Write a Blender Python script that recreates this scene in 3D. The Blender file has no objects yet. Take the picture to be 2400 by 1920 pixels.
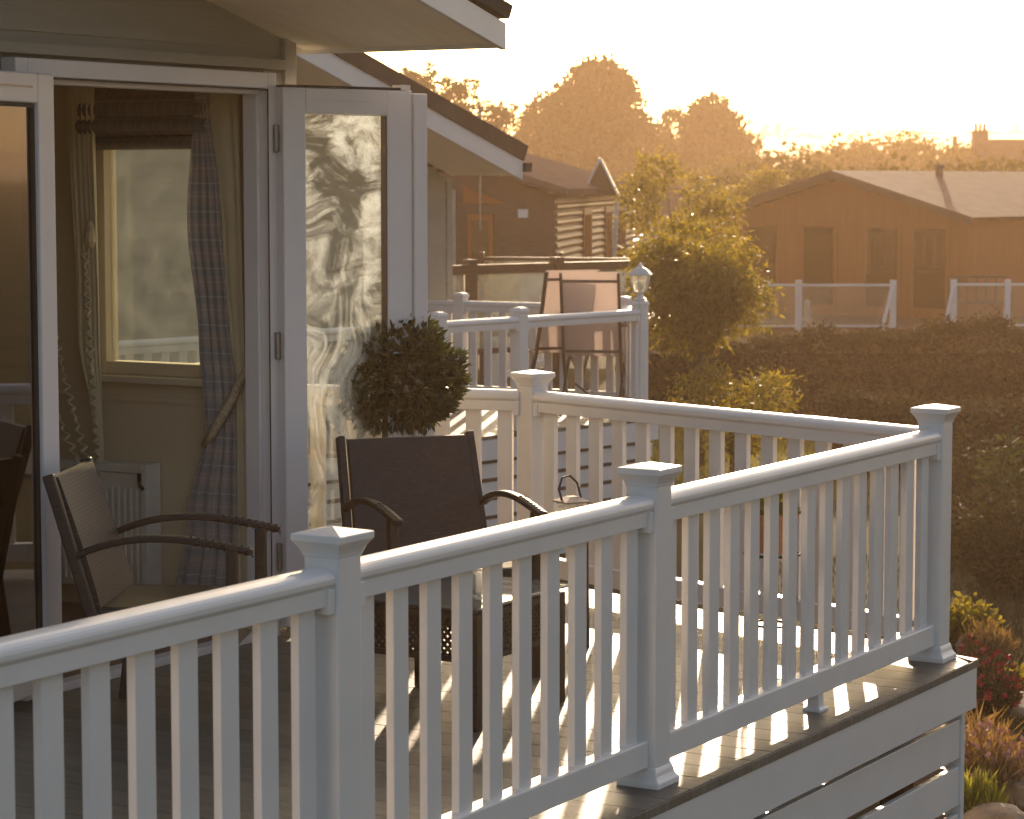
import bpy, math, random
from math import sin, cos, radians, pi, hypot, atan2, tan, degrees
from mathutils import Vector, Matrix
random.seed(7)
S = bpy.context.scene
COL = S.collection

# ------------------------------------------------------------------ helpers
def tag(o, label=None, cat=None, group=None, kind=None):
    if label: o['label'] = label
    if cat: o['category'] = cat
    if group: o['group'] = group
    if kind: o['kind'] = kind
    return o

def thing(name, label, cat, loc=(0, 0, 0), rz=0.0, group=None):
    o = bpy.data.objects.new(name, None)
    COL.objects.link(o)
    o.empty_display_size = 0.1
    o.location = loc; o.rotation_euler = (0, 0, rz)
    return tag(o, label, cat, group)

def copy_tree(o, parent=None):
    c = o.copy(); COL.objects.link(c)
    if parent: c.parent = parent
    for ch in list(KIDS.get(o.name, [])):
        copy_tree(ch, c)
    return c
KIDS = {}

class MB:
    def __init__(s): s.v = []; s.f = []
    def add(s, vs, fs):
        b = len(s.v); s.v += [tuple(p) for p in vs]; s.f += [tuple(b + i for i in f) for f in fs]
        return s
    def box(s, x0, y0, z0, x1, y1, z1, M=None):
        vs = [Vector(p) for p in ((x0,y0,z0),(x1,y0,z0),(x1,y1,z0),(x0,y1,z0),(x0,y0,z1),(x1,y0,z1),(x1,y1,z1),(x0,y1,z1))]
        if M: vs = [M @ p for p in vs]
        return s.add(vs, [(0,3,2,1),(4,5,6,7),(0,1,5,4),(1,2,6,5),(2,3,7,6),(3,0,4,7)])
    def beam(s, p, q, w, h, up=(0, 0, 1)):
        p = Vector(p); q = Vector(q); d = (q - p); L = d.length; d.normalize()
        up = Vector(up); x = d.cross(up)
        if x.length < 1e-4: x = d.cross(Vector((0, 1, 0)))
        x.normalize(); y = x.cross(d)
        vs = []
        for o in (p, q):
            for a, b in ((-1,-1),(1,-1),(1,1),(-1,1)):
                vs.append(o + x*(a*w/2) + y*(b*h/2))
        return s.add(vs, [(0,1,2,3),(7,6,5,4),(0,4,5,1),(1,5,6,2),(2,6,7,3),(3,7,4,0)])
    def sweep(s, pts, w, h):
        # flat bar of section w (x) by h swept through points in one y-z plane
        pts = [Vector(p) for p in pts]; vs = []; n = len(pts)
        for i, p in enumerate(pts):
            d = (pts[min(i+1, n-1)]-pts[max(i-1, 0)]).normalized(); q = Vector((0, -d.z, d.y))
            for a, b in ((-1, -1), (1, -1), (1, 1), (-1, 1)): vs.append(p + Vector((a*w/2, 0, 0)) + q*(b*h/2))
        fs = [(3, 2, 1, 0), tuple(4*(n-1)+k for k in range(4))]
        for i in range(n-1):
            for k in range(4): fs.append((4*i+k, 4*i+(k+1) % 4, 4*i+4+(k+1) % 4, 4*i+4+k))
        return s.add(vs, fs)
    def tube(s, pts, r, n=8, closed=False):
        pts = [Vector(p) for p in pts]; rings = []
        rr = r if isinstance(r, (list, tuple)) else [r]*len(pts)
        prev = None
        for i, p in enumerate(pts):
            a = pts[max(i-1, 0)]; b = pts[min(i+1, len(pts)-1)]
            if closed: a = pts[i-1]; b = pts[(i+1) % len(pts)]
            d = (b - a).normalized()
            x = d.cross(Vector((0, 0, 1))) if prev is None else (prev - d*prev.dot(d))
            if x.length < 1e-3: x = d.cross(Vector((1, 0, 0)))
            x.normalize(); prev = x; y = d.cross(x)
            rings.append([p + (x*cos(2*pi*k/n) + y*sin(2*pi*k/n))*rr[i] for k in range(n)])
        vs = [q for R in rings for q in R]; fs = []
        m = len(pts)
        for i in range(m if closed else m-1):
            j = (i+1) % m
            for k in range(n):
                fs.append((i*n+k, i*n+(k+1) % n, j*n+(k+1) % n, j*n+k))
        if not closed:
            fs.append(tuple(range(n-1, -1, -1))); fs.append(tuple((m-1)*n+k for k in range(n)))
        return s.add(vs, fs)
    def lathe(s, prof, n=16, c=(0, 0, 0), sq=False):
        # prof: list of (r,z). sq: square section (half width r)
        if sq: n = 4
        vs = []; fs = []
        for r, z in prof:
            for k in range(n):
                if sq:
                    a = ((-1,-1),(1,-1),(1,1),(-1,1))[k]; vs.append((c[0]+a[0]*r, c[1]+a[1]*r, c[2]+z))
                else:
                    t = 2*pi*k/n; vs.append((c[0]+r*cos(t), c[1]+r*sin(t), c[2]+z))
        for i in range(len(prof)-1):
            for k in range(n):
                fs.append((i*n+k, i*n+(k+1) % n, (i+1)*n+(k+1) % n, (i+1)*n+k))
        fs.append(tuple(range(n-1, -1, -1))); fs.append(tuple((len(prof)-1)*n+k for k in range(n)))
        return s.add(vs, fs)
    def extr(s, poly, axis, a, b, cut=None):
        # poly in the two other axes, extruded along axis from a to b
        def mk(p, t):
            return (t, p[0], p[1]) if axis == 'x' else ((p[0], t, p[1]) if axis == 'y' else (p[0], p[1], t))
        n = len(poly)
        vs = [mk(p, a) for p in poly] + [mk(p, b) for p in poly]
        fs = [tuple(range(n)), tuple(range(2*n-1, n-1, -1))]
        fs += [(i, n+i, n+(i+1) % n, (i+1) % n) for i in range(n)]
        return s.add(vs, fs)
    def leaf(s, p, d, u, L, W):
        d = d*L; u = u*(W/2)
        return s.add([p, p + d*0.45 + u, p + d, p + d*0.45 - u], [(0, 1, 2, 3)])
    def build(s, name, mat, parent=None, loc=None, bevel=0, smooth=False, fix=True, segs=2):
        me = bpy.data.meshes.new(name); me.from_pydata(s.v, [], s.f)
        if fix:
            import bmesh
            b = bmesh.new(); b.from_mesh(me); bmesh.ops.recalc_face_normals(b, faces=b.faces); b.to_mesh(me); b.free()
        me.materials.append(mat)
        if smooth:
            for p in me.polygons: p.use_smooth = True
        o = bpy.data.objects.new(name, me); COL.objects.link(o)
        if parent is not None:
            o.parent = parent; KIDS.setdefault(parent.name, []).append(o)
        if loc: o.location = loc
        if bevel:
            m = o.modifiers.new('Bevel', 'BEVEL'); m.width = bevel; m.segments = segs; m.limit_method = 'ANGLE'
            m.angle_limit = radians(35); m.harden_normals = False
        return o

# ------------------------------------------------------------------ materials
def mat(name):
    m = bpy.data.materials.new(name); m.use_nodes = True
    nt = m.node_tree; b = nt.nodes['Principled BSDF']
    return m, nt, b
def N(nt, t, **kw):
    n = nt.nodes.new(t)
    for k, v in kw.items():
        if k in n.inputs: n.inputs[k].default_value = v
        else: setattr(n, k, v)
    return n
def ramp(nt, stops):
    r = nt.nodes.new('ShaderNodeValToRGB'); e = r.color_ramp.elements
    while len(e) < len(stops): e.new(0.5)
    for x, (p, c) in zip(e, stops): x.position = p; x.color = (*c, 1)
    return r
def simple(name, col, rough=0.5, noise=6.0, var=0.12, bump=0.0, bscale=40.0, metal=0.0, stretch=(1, 1, 1), spec=0.5, detail=6):
    m, nt, b = mat(name)
    tc = N(nt, 'ShaderNodeTexCoord'); mp = N(nt, 'ShaderNodeMapping'); mp.inputs['Scale'].default_value = stretch
    nt.links.new(tc.outputs['Object'], mp.inputs['Vector'])
    n = N(nt, 'ShaderNodeTexNoise', Scale=noise, Detail=detail, Roughness=0.6)
    nt.links.new(mp.outputs[0], n.inputs['Vector'])
    lo = tuple(c*(1-var) for c in col); hi = tuple(min(1, c*(1+var)) for c in col)
    r = ramp(nt, [(0.3, lo), (0.7, hi)])
    nt.links.new(n.outputs['Fac'], r.inputs['Fac']); nt.links.new(r.outputs['Color'], b.inputs['Base Color'])
    b.inputs['Roughness'].default_value = rough; b.inputs['Metallic'].default_value = metal
    b.inputs['Specular IOR Level'].default_value = spec
    if bump:
        n2 = N(nt, 'ShaderNodeTexNoise', Scale=bscale, Detail=4.0); nt.links.new(mp.outputs[0], n2.inputs['Vector'])
        bp = N(nt, 'ShaderNodeBump', Strength=bump, Distance=0.01)
        nt.links.new(n2.outputs['Fac'], bp.inputs['Height']); nt.links.new(bp.outputs[0], b.inputs['Normal'])
    return m

WHITE = simple('white_upvc', (0.78, 0.73, 0.68), 0.4, 3.0, 0.05, 0.04, 25.0)
_b = WHITE.node_tree.nodes['Principled BSDF']; _b.inputs['Coat Weight'].default_value = .5; _b.inputs['Coat Roughness'].default_value = .07
WHITE2 = simple('white_rail_far', (0.74, 0.70, 0.66), 0.4, 3.0, 0.05)
FRAMEW = simple('door_frame_white', (0.68, 0.635, 0.62), 0.32, 4.0, 0.03)
DARKGASKET = simple('gasket', (0.02, 0.018, 0.016), 0.6)
CREAMWALL = simple('interior_wall', (0.56, 0.47, 0.32), 0.75, 2.0, 0.05)
CLAP = simple('clapboard_greige', (0.30, 0.285, 0.235), 0.6, 5.0, 0.08, 0.25, 30.0, stretch=(0.3, 0.3, 4))
CLAP2 = simple('clapboard_sage', (0.27, 0.26, 0.21), 0.6, 5.0, 0.08, 0.2, 30.0)
DARKWOOD = simple('dark_stained_wood', (0.085, 0.045, 0.028), 0.55, 6.0, 0.25, 0.3, 20.0, stretch=(1, 1, 6))
BROWNWOOD = simple('brown_cladding', (0.32, 0.105, 0.035), 0.7, 3.0, 0.12, 0.3, 15.0, stretch=(6, 6, .4), spec=.2)
ROOF = simple('roof_tile', (0.07, 0.065, 0.06), 0.85, 3.0, 0.25, 0.5, 12.0, spec=0)
ROOFB = simple('roof_tile_brown', (0.11, 0.08, 0.075), 0.85, 3.0, 0.2, 0.5, 12.0, spec=.08)
SOFFIT = simple('soffit', (0.82, 0.75, 0.60), 0.6, 3.0, 0.06, 0.1, 20, stretch=(1, 8, 1))
METAL = simple('hinge_metal', (0.22, 0.21, 0.20), 0.35, metal=0.8)
IRON = simple('black_iron', (0.02, 0.02, 0.02), 0.45)
CHROME = simple('steel', (0.6, 0.6, 0.6), 0.25, metal=1.0)
ALU = simple('chair_frame_brown', (0.10, 0.075, 0.07), 0.4, metal=0.3)
FLOORW = simple('interior_floor', (0.16, 0.10, 0.06), 0.5, 5, 0.2)
TERRA = simple('terracotta', (0.50, 0.20, 0.09), 0.7, 8, 0.15)
SOIL = simple('soil', (0.05, 0.035, 0.025), 0.9, 20, 0.4, 0.5)
BARK = simple('bark', (0.11, 0.075, 0.045), 0.85, 12, 0.3, 0.8, 25, stretch=(1, 1, .3))
CREAMCLOTH = simple('cream_voile', (0.62, 0.54, 0.36), 0.8, 6, 0.08)
CORD = simple('tie_cord', (0.50, 0.40, 0.26), 0.8, 60, 0.3, 0.5, 150)
RADW = simple('radiator_white', (0.62, 0.58, 0.50), 0.4)
STONE = simple('garden_rock', (0.28, 0.20, 0.13), 0.85, 5, 0.4, 0.9, 9)
BRICK = simple('far_brick', (0.20, 0.12, 0.09), 0.8)
PINK = simple('pink_flower', (0.50, 0.27, 0.25), 0.7, 20, 0.3)
RED = simple('red_flower', (0.42, 0.03, 0.05), 0.6, 20, 0.3)

def m_deck():
    m, nt, b = mat('composite_decking')
    tc = N(nt, 'ShaderNodeTexCoord'); mp = N(nt, 'ShaderNodeMapping'); mp.inputs['Scale'].default_value = (10, 0.7, 1)
    nt.links.new(tc.outputs['Object'], mp.inputs['Vector'])
    n = N(nt, 'ShaderNodeTexNoise', Scale=3.0, Detail=8.0, Roughness=0.65); nt.links.new(mp.outputs[0], n.inputs['Vector'])
    r = ramp(nt, [(0.3, (0.095, 0.09, 0.072)), (0.55, (0.15, 0.14, 0.115)), (0.8, (0.20, 0.185, 0.155))])
    nt.links.new(n.outputs['Fac'], r.inputs['Fac'])
    # one tone per board (0.15 m wide)
    sx = N(nt, 'ShaderNodeSeparateXYZ'); nt.links.new(tc.outputs['Object'], sx.inputs[0])
    dv = N(nt, 'ShaderNodeMath', operation='DIVIDE'); dv.inputs[1].default_value = 0.15; nt.links.new(sx.outputs['X'], dv.inputs[0])
    fl = N(nt, 'ShaderNodeMath', operation='FLOOR'); nt.links.new(dv.outputs[0], fl.inputs[0])
    wn = N(nt, 'ShaderNodeTexWhiteNoise', noise_dimensions='1D'); nt.links.new(fl.outputs[0], wn.inputs['W'])
    mr = N(nt, 'ShaderNodeMapRange'); mr.inputs['To Min'].default_value = 0.86; mr.inputs['To Max'].default_value = 1.12
    nt.links.new(wn.outputs['Value'], mr.inputs['Value'])
    mx = N(nt, 'ShaderNodeMix', data_type='RGBA', blend_type='MULTIPLY'); mx.inputs['Factor'].default_value = 1
    nt.links.new(r.outputs['Color'], mx.inputs['A']); nt.links.new(mr.outputs[0], mx.inputs['B'])
    nt.links.new(mx.outputs['Result'], b.inputs['Base Color'])
    b.inputs['Roughness'].default_value = 0.5
    wv = N(nt, 'ShaderNodeTexWave', wave_type='BANDS', bands_direction='X', Scale=25.0); nt.links.new(tc.outputs['Object'], wv.inputs['Vector'])
    bp = N(nt, 'ShaderNodeBump', Strength=0.25, Distance=0.003)
    nt.links.new(wv.outputs['Fac'], bp.inputs['Height']); nt.links.new(bp.outputs[0], b.inputs['Normal'])
    return m
DECK = m_deck()

def m_glass(name, tint=(1, 1, 1), dirt=0.0, swirl=False, refl=1.0, ior=1.5):
    m = bpy.data.materials.new(name); m.use_nodes = True; nt = m.node_tree; nt.nodes.clear()
    out = N(nt, 'ShaderNodeOutputMaterial')
    tr = N(nt, 'ShaderNodeBsdfTransparent'); tr.inputs['Color'].default_value = (*tint, 1)
    gl = N(nt, 'ShaderNodeBsdfGlossy', Roughness=0.02); gl.inputs['Color'].default_value = (refl, refl, refl, 1)
    lw = N(nt, 'ShaderNodeFresnel', IOR=ior)
    a = N(nt, 'ShaderNodeMixShader'); nt.links.new(lw.outputs[0], a.inputs[0]); nt.links.new(tr.outputs[0], a.inputs[1]); nt.links.new(gl.outputs[0], a.inputs[2])
    last = a
    if dirt:
        df = N(nt, 'ShaderNodeBsdfTranslucent'); df.inputs['Color'].default_value = (0.80, 0.84, 0.84, 1)
        d2 = N(nt, 'ShaderNodeBsdfDiffuse'); d2.inputs['Color'].default_value = (0.80, 0.86, 0.88, 1)
        dm = N(nt, 'ShaderNodeMixShader'); dm.inputs[0].default_value = 0.3
        nt.links.new(df.outputs[0], dm.inputs[1]); nt.links.new(d2.outputs[0], dm.inputs[2])
        tc = N(nt, 'ShaderNodeTexCoord')
        mp = N(nt, 'ShaderNodeMapping'); nt.links.new(tc.outputs['Object'], mp.inputs['Vector'])
        if swirl:
            # hand wiped smears: long soft strokes that follow a warped flow
            mp.inputs['Scale'].default_value = (2.6, 1, 1.9)
            n0 = N(nt, 'ShaderNodeTexNoise', Scale=2.7, Detail=1.2, Roughness=0.5); nt.links.new(tc.outputs['Object'], n0.inputs['Vector'])
            sb = N(nt, 'ShaderNodeVectorMath', operation='SUBTRACT'); sb.inputs[1].default_value = (.5, .5, .5); nt.links.new(n0.outputs['Color'], sb.inputs[0])
            scl = N(nt, 'ShaderNodeVectorMath', operation='SCALE'); scl.inputs['Scale'].default_value = .55; nt.links.new(sb.outputs[0], scl.inputs[0])
            ad = N(nt, 'ShaderNodeVectorMath', operation='ADD'); nt.links.new(tc.outputs['Object'], ad.inputs[0]); nt.links.new(scl.outputs[0], ad.inputs[1])
            mp3 = N(nt, 'ShaderNodeMapping'); mp3.inputs['Scale'].default_value = (4.0, 1, 12); mp3.inputs['Rotation'].default_value = (0, .35, 0); nt.links.new(ad.outputs[0], mp3.inputs['Vector'])
            n1 = N(nt, 'ShaderNodeTexNoise', Scale=1.5, Detail=9.0, Roughness=0.72, Distortion=.3); nt.links.new(mp3.outputs[0], n1.inputs['Vector'])
            mp2 = N(nt, 'ShaderNodeMapping'); mp2.inputs['Scale'].default_value = (15, 1, 1.5); nt.links.new(ad.outputs[0], mp2.inputs['Vector'])
            n2 = N(nt, 'ShaderNodeTexNoise', Scale=1.6, Detail=6.0, Roughness=0.65, Distortion=0.5); nt.links.new(mp2.outputs[0], n2.inputs['Vector'])
            sx = N(nt, 'ShaderNodeSeparateXYZ'); nt.links.new(tc.outputs['Object'], sx.inputs[0])
            mr = N(nt, 'ShaderNodeMapRange'); mr.inputs['From Min'].default_value = 1.15; mr.inputs['From Max'].default_value = 1.7
            nt.links.new(sx.outputs['Z'], mr.inputs['Value'])
            mx = N(nt, 'ShaderNodeMix', data_type='FLOAT'); nt.links.new(mr.outputs[0], mx.inputs['Factor'])
            nt.links.new(n2.outputs['Fac'], mx.inputs['A']); nt.links.new(n1.outputs['Fac'], mx.inputs['B'])
            pa = N(nt, 'ShaderNodeTexNoise', Scale=2.6, Detail=2.0); nt.links.new(ad.outputs[0], pa.inputs['Vector'])
            pm = N(nt, 'ShaderNodeMath', operation='MULTIPLY_ADD'); pm.inputs[1].default_value = .8; pm.inputs[2].default_value = -.41; nt.links.new(pa.outputs['Fac'], pm.inputs[0])
            sm = N(nt, 'ShaderNodeMath', operation='ADD'); nt.links.new(mx.outputs['Result'], sm.inputs[0]); nt.links.new(pm.outputs[0], sm.inputs[1])
            r = ramp(nt, [(0.40, (0.03, 0.03, 0.03)), (0.48, (0.22, 0.22, 0.22)), (0.57, (0.55, 0.55, 0.55)), (0.68, (1, 1, 1))])
            nt.links.new(sm.outputs[0], r.inputs['Fac'])
            fine = N(nt, 'ShaderNodeTexNoise', Scale=3.0, Detail=9.0, Roughness=0.75, Distortion=2.0); nt.links.new(mp.outputs[0], fine.inputs['Vector'])
            fm = N(nt, 'ShaderNodeMapRange'); fm.inputs['From Min'].default_value = 0.35; fm.inputs['From Max'].default_value = 0.65; fm.inputs['To Min'].default_value = 0.55; fm.inputs['To Max'].default_value = 1.2
            nt.links.new(fine.outputs['Fac'], fm.inputs['Value'])
            mz = N(nt, 'ShaderNodeMapRange'); mz.inputs['From Min'].default_value = 0.7; mz.inputs['From Max'].default_value = 1.5; mz.inputs['To Min'].default_value = 0.4; mz.inputs['To Max'].default_value = 1.0
            nt.links.new(sx.outputs['Z'], mz.inputs['Value'])
            ml = N(nt, 'ShaderNodeMath', operation='MULTIPLY'); nt.links.new(r.outputs['Color'], ml.inputs[0]); nt.links.new(fm.outputs[0], ml.inputs[1])
            ml2 = N(nt, 'ShaderNodeMath', operation='MULTIPLY'); nt.links.new(ml.outputs[0], ml2.inputs[0]); nt.links.new(mz.outputs[0], ml2.inputs[1])
            ml3 = N(nt, 'ShaderNodeMath', operation='MULTIPLY'); nt.links.new(ml2.outputs[0], ml3.inputs[0]); ml3.inputs[1].default_value = dirt; ml3.use_clamp = True
            fac = ml3.outputs[0]
        else:
            n1 = N(nt, 'ShaderNodeTexNoise', Scale=7.0, Detail=8.0, Roughness=0.7); nt.links.new(tc.outputs['Object'], n1.inputs['Vector'])
            r = ramp(nt, [(0.35, (dirt*.4,)*3), (0.75, (dirt,)*3)]); nt.links.new(n1.outputs['Fac'], r.inputs['Fac']); fac = r.outputs['Color']
        b = N(nt, 'ShaderNodeMixShader'); nt.links.new(fac, b.inputs[0]); nt.links.new(a.outputs[0], b.inputs[1]); nt.links.new(dm.outputs[0], b.inputs[2])
        last = b
    nt.links.new(last.outputs[0], out.inputs['Surface'])
    return m
GLASS = m_glass('clear_glass')
GLASSD = m_glass('dusty_glass', (0.8, 0.82, 0.74), 0.055)
GLASSS = m_glass('smeared_glass', (0.95, 0.95, 0.88), 1.0, True)
GLASSG = m_glass('balustrade_glass', (0.93, 0.95, 0.92), 0.10)
GLASSK = m_glass('dark_window_glass', (0.25, 0.20, 0.16), 0.0)

def m_leaf(name, c1, c2, trans=0.5, rough=0.45):
    m = bpy.data.materials.new(name); m.use_nodes = True; nt = m.node_tree; nt.nodes.clear()
    out = N(nt, 'ShaderNodeOutputMaterial')
    tc = N(nt, 'ShaderNodeTexCoord')
    n = N(nt, 'ShaderNodeTexNoise', Scale=2.2, Detail=6.0, Roughness=0.8); nt.links.new(tc.outputs['Object'], n.inputs['Vector'])
    g = N(nt, 'ShaderNodeNewGeometry')
    wn = N(nt, 'ShaderNodeMix', data_type='FLOAT'); wn.inputs['Factor'].default_value = 0.5
    nt.links.new(n.outputs['Fac'], wn.inputs['A']); nt.links.new(g.outputs['Random Per Island'], wn.inputs['B'])
    r = ramp(nt, [(0.25, c1), (0.75, c2)]); nt.links.new(wn.outputs['Result'], r.inputs['Fac'])
    p = N(nt, 'ShaderNodeBsdfPrincipled', Roughness=rough); nt.links.new(r.outputs['Color'], p.inputs['Base Color'])
    t = N(nt, 'ShaderNodeBsdfTranslucent')
    tcol = N(nt, 'ShaderNodeMix', data_type='RGBA', blend_type='MULTIPLY'); tcol.inputs['Factor'].default_value = 1
    nt.links.new(r.outputs['Color'], tcol.inputs['A']); tcol.inputs['B'].default_value = (2.6, 2.2, 0.7, 1)
    nt.links.new(tcol.outputs['Result'], t.inputs['Color'])
    x = N(nt, 'ShaderNodeMixShader'); x.inputs[0].default_value = trans
    nt.links.new(p.outputs[0], x.inputs[1]); nt.links.new(t.outputs[0], x.inputs[2]); nt.links.new(x.outputs[0], out.inputs['Surface'])
    return m
LEAFBAY = m_leaf('bay_leaf', (0.022, 0.030, 0.012), (0.045, 0.06, 0.022), 0.2, 0.4)
LEAFTREE = m_leaf('tree_leaf', (0.028, 0.042, 0.012), (0.06, 0.078, 0.022), 0.12, .8)
LEAFGOLD = m_leaf('golden_leaf', (0.07, 0.07, 0.016), (0.17, 0.145, 0.03), 0.5)
LEAFHEDGE = m_leaf('hedge_leaf', (0.022, 0.020, 0.010), (0.038, 0.032, 0.015), 0.15, .85)
LEAFFAR = m_leaf('far_leaf', (0.035, 0.038, 0.014), (0.075, 0.07, 0.025), 0.25, .8)
LEAFDRY = m_leaf('dry_grass', (0.10, 0.065, 0.04), (0.20, 0.135, 0.08), 0.3)
LEAFYG = m_leaf('yellow_green_leaf', (0.09, 0.10, 0.025), (0.18, 0.18, 0.05), 0.45)

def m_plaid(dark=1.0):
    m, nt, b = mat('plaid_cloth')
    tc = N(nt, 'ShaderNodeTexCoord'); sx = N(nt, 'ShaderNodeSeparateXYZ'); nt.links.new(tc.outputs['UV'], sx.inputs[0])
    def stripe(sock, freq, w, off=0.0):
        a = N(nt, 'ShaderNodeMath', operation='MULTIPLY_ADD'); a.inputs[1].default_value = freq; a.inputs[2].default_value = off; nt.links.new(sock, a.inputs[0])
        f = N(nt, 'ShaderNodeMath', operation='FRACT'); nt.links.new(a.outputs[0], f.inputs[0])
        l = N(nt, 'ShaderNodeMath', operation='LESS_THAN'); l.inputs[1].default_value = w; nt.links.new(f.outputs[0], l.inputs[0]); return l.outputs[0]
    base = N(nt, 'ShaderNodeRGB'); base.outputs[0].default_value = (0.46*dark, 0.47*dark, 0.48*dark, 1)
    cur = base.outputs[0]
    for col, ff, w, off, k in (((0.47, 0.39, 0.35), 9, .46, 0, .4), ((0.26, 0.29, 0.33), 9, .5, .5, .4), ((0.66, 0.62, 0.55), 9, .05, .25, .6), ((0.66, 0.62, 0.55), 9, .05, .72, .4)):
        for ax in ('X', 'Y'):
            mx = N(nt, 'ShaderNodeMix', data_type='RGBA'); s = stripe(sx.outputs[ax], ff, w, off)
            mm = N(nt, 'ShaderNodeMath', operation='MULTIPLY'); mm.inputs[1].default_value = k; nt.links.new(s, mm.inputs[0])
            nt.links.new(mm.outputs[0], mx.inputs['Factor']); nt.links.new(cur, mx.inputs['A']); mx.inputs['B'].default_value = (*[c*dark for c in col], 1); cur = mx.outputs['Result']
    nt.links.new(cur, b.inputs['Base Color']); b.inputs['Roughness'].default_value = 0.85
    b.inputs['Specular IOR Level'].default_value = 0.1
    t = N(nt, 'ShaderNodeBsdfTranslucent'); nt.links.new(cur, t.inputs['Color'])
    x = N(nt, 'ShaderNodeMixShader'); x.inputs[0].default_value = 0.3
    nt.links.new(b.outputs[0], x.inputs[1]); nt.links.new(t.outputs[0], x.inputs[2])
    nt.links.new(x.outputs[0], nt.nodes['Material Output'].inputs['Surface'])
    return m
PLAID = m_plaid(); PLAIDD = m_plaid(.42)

def m_wicker(name, c1, c2):
    m, nt, b = mat(name)
    tc = N(nt, 'ShaderNodeTexCoord')
    w1 = N(nt, 'ShaderNodeTexBrick', Scale=20.0); w1.inputs['Mortar Size'].default_value = 0.03
    w1.inputs['Color1'].default_value = (*c1, 1); w1.inputs['Color2'].default_value = (*c2, 1); w1.inputs['Mortar'].default_value = (0.01, 0.008, 0.006, 1)
    mp = N(nt, 'ShaderNodeMapping'); mp.inputs['Rotation'].default_value = (pi/2, 0, 0)
    nt.links.new(tc.outputs['Object'], mp.inputs['Vector']); nt.links.new(mp.outputs[0], w1.inputs['Vector'])
    nt.links.new(w1.outputs['Color'], b.inputs['Base Color']); b.inputs['Roughness'].default_value = 0.45
    bp = N(nt, 'ShaderNodeBump', Strength=0.8, Distance=0.004); nt.links.new(w1.outputs['Fac'], bp.inputs['Height']); bp.invert = True
    nt.links.new(bp.outputs[0], b.inputs['Normal'])
    return m
WICKER = m_wicker('rattan_weave', (0.016, 0.008, 0.006), (0.032, 0.015, 0.011))
WICKERG = m_wicker('rattan_weave_grey', (0.02, 0.017, 0.014), (0.034, 0.029, 0.024))

def m_sling():
    m, nt, b = mat('sling_mesh')
    b.inputs['Base Color'].default_value = (0.50, 0.43, 0.40, 1); b.inputs['Roughness'].default_value = 0.8
    t = N(nt, 'ShaderNodeBsdfTranslucent'); t.inputs['Color'].default_value = (0.60, 0.50, 0.45, 1)
    tr = N(nt, 'ShaderNodeBsdfTransparent')
    tc = N(nt, 'ShaderNodeTexCoord'); n = N(nt, 'ShaderNodeTexWave', Scale=60.0, bands_direction='Z'); nt.links.new(tc.outputs['Object'], n.inputs['Vector'])
    x = N(nt, 'ShaderNodeMixShader'); x.inputs[0].default_value = 0.5
    nt.links.new(b.outputs[0], x.inputs[1]); nt.links.new(t.outputs[0], x.inputs[2])
    mr = N(nt, 'ShaderNodeMapRange'); mr.inputs['To Min'].default_value = 0.1; mr.inputs['To Max'].default_value = 0.3; nt.links.new(n.outputs['Fac'], mr.inputs['Value'])
    y = N(nt, 'ShaderNodeMixShader'); nt.links.new(mr.outputs[0], y.inputs[0])
    nt.links.new(x.outputs[0], y.inputs[1]); nt.links.new(tr.outputs[0], y.inputs[2])
    nt.links.new(y.outputs[0], nt.nodes['Material Output'].inputs['Surface'])
    return m
SLING = m_sling()

def m_ground():
    m, nt, b = mat('ground_cover')
    tc = N(nt, 'ShaderNodeTexCoord')
    n = N(nt, 'ShaderNodeTexNoise', Scale=0.35, Detail=10.0, Roughness=0.7); nt.links.new(tc.outputs['Object'], n.inputs['Vector'])
    r = ramp(nt, [(0.35, (0.055, 0.05, 0.025)), (0.5, (0.10, 0.095, 0.035)), (0.65, (0.12, 0.085, 0.05))])
    nt.links.new(n.outputs['Fac'], r.inputs['Fac']); nt.links.new(r.outputs['Color'], b.inputs['Base Color'])
    b.inputs['Roughness'].default_value = 0.95; b.inputs['Specular IOR Level'].default_value = 0.1
    n2 = N(nt, 'ShaderNodeTexNoise', Scale=9.0, Detail=8.0, Roughness=0.8); nt.links.new(tc.outputs['Object'], n2.inputs['Vector'])
    bp = N(nt, 'ShaderNodeBump', Strength=1.0, Distance=0.12); nt.links.new(n2.outputs['Fac'], bp.inputs['Height']); nt.links.new(bp.outputs[0], b.inputs['Normal'])
    return m
GROUND = m_ground()
PATH = simple('path_tarmac', (0.10, 0.085, 0.09), 0.8, 3, 0.15, 0.4, 60)
HILL = simple('hill_fields', (0.12, 0.11, 0.06), 0.9, 0.006, 0.35)

# ------------------------------------------------------------------ camera
H = 1.85; F = 6000.0; VY = 427.0
PIT = math.atan((960-VY)/F)
cam = bpy.data.cameras.new('camera'); cam.sensor_width = 36; cam.lens = 90; cam.clip_start = 0.1; cam.clip_end = 20000
co = bpy.data.objects.new('camera', cam); COL.objects.link(co)
co.location = (0, 0, H); co.rotation_euler = (pi/2 - PIT, 0, 0); S.camera = co
cam.dof.use_dof = True; cam.dof.focus_distance = 9.3; cam.dof.aperture_fstop = 9.0

def atY(px, py, Y):            # photo pixel (2400 wide) at distance Y -> X, z
    x = (px-1200)/F; y = -(py-960)/F
    r = (x, cos(PIT)+y*sin(PIT), -sin(PIT)+y*cos(PIT)); t = Y/r[1]
    return r[0]*t, H + r[2]*t
AU = radians(30.5)
RZ = pi/2 - AU
O = (1.635, 9.84)
def W(s, t, z=0.0):            # deck frame -> world
    return (O[0] + s*sin(AU) - t*cos(AU), O[1] + s*cos(AU) + t*sin(AU), z)
def az_rz(a): return pi/2 - radians(a)

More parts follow.
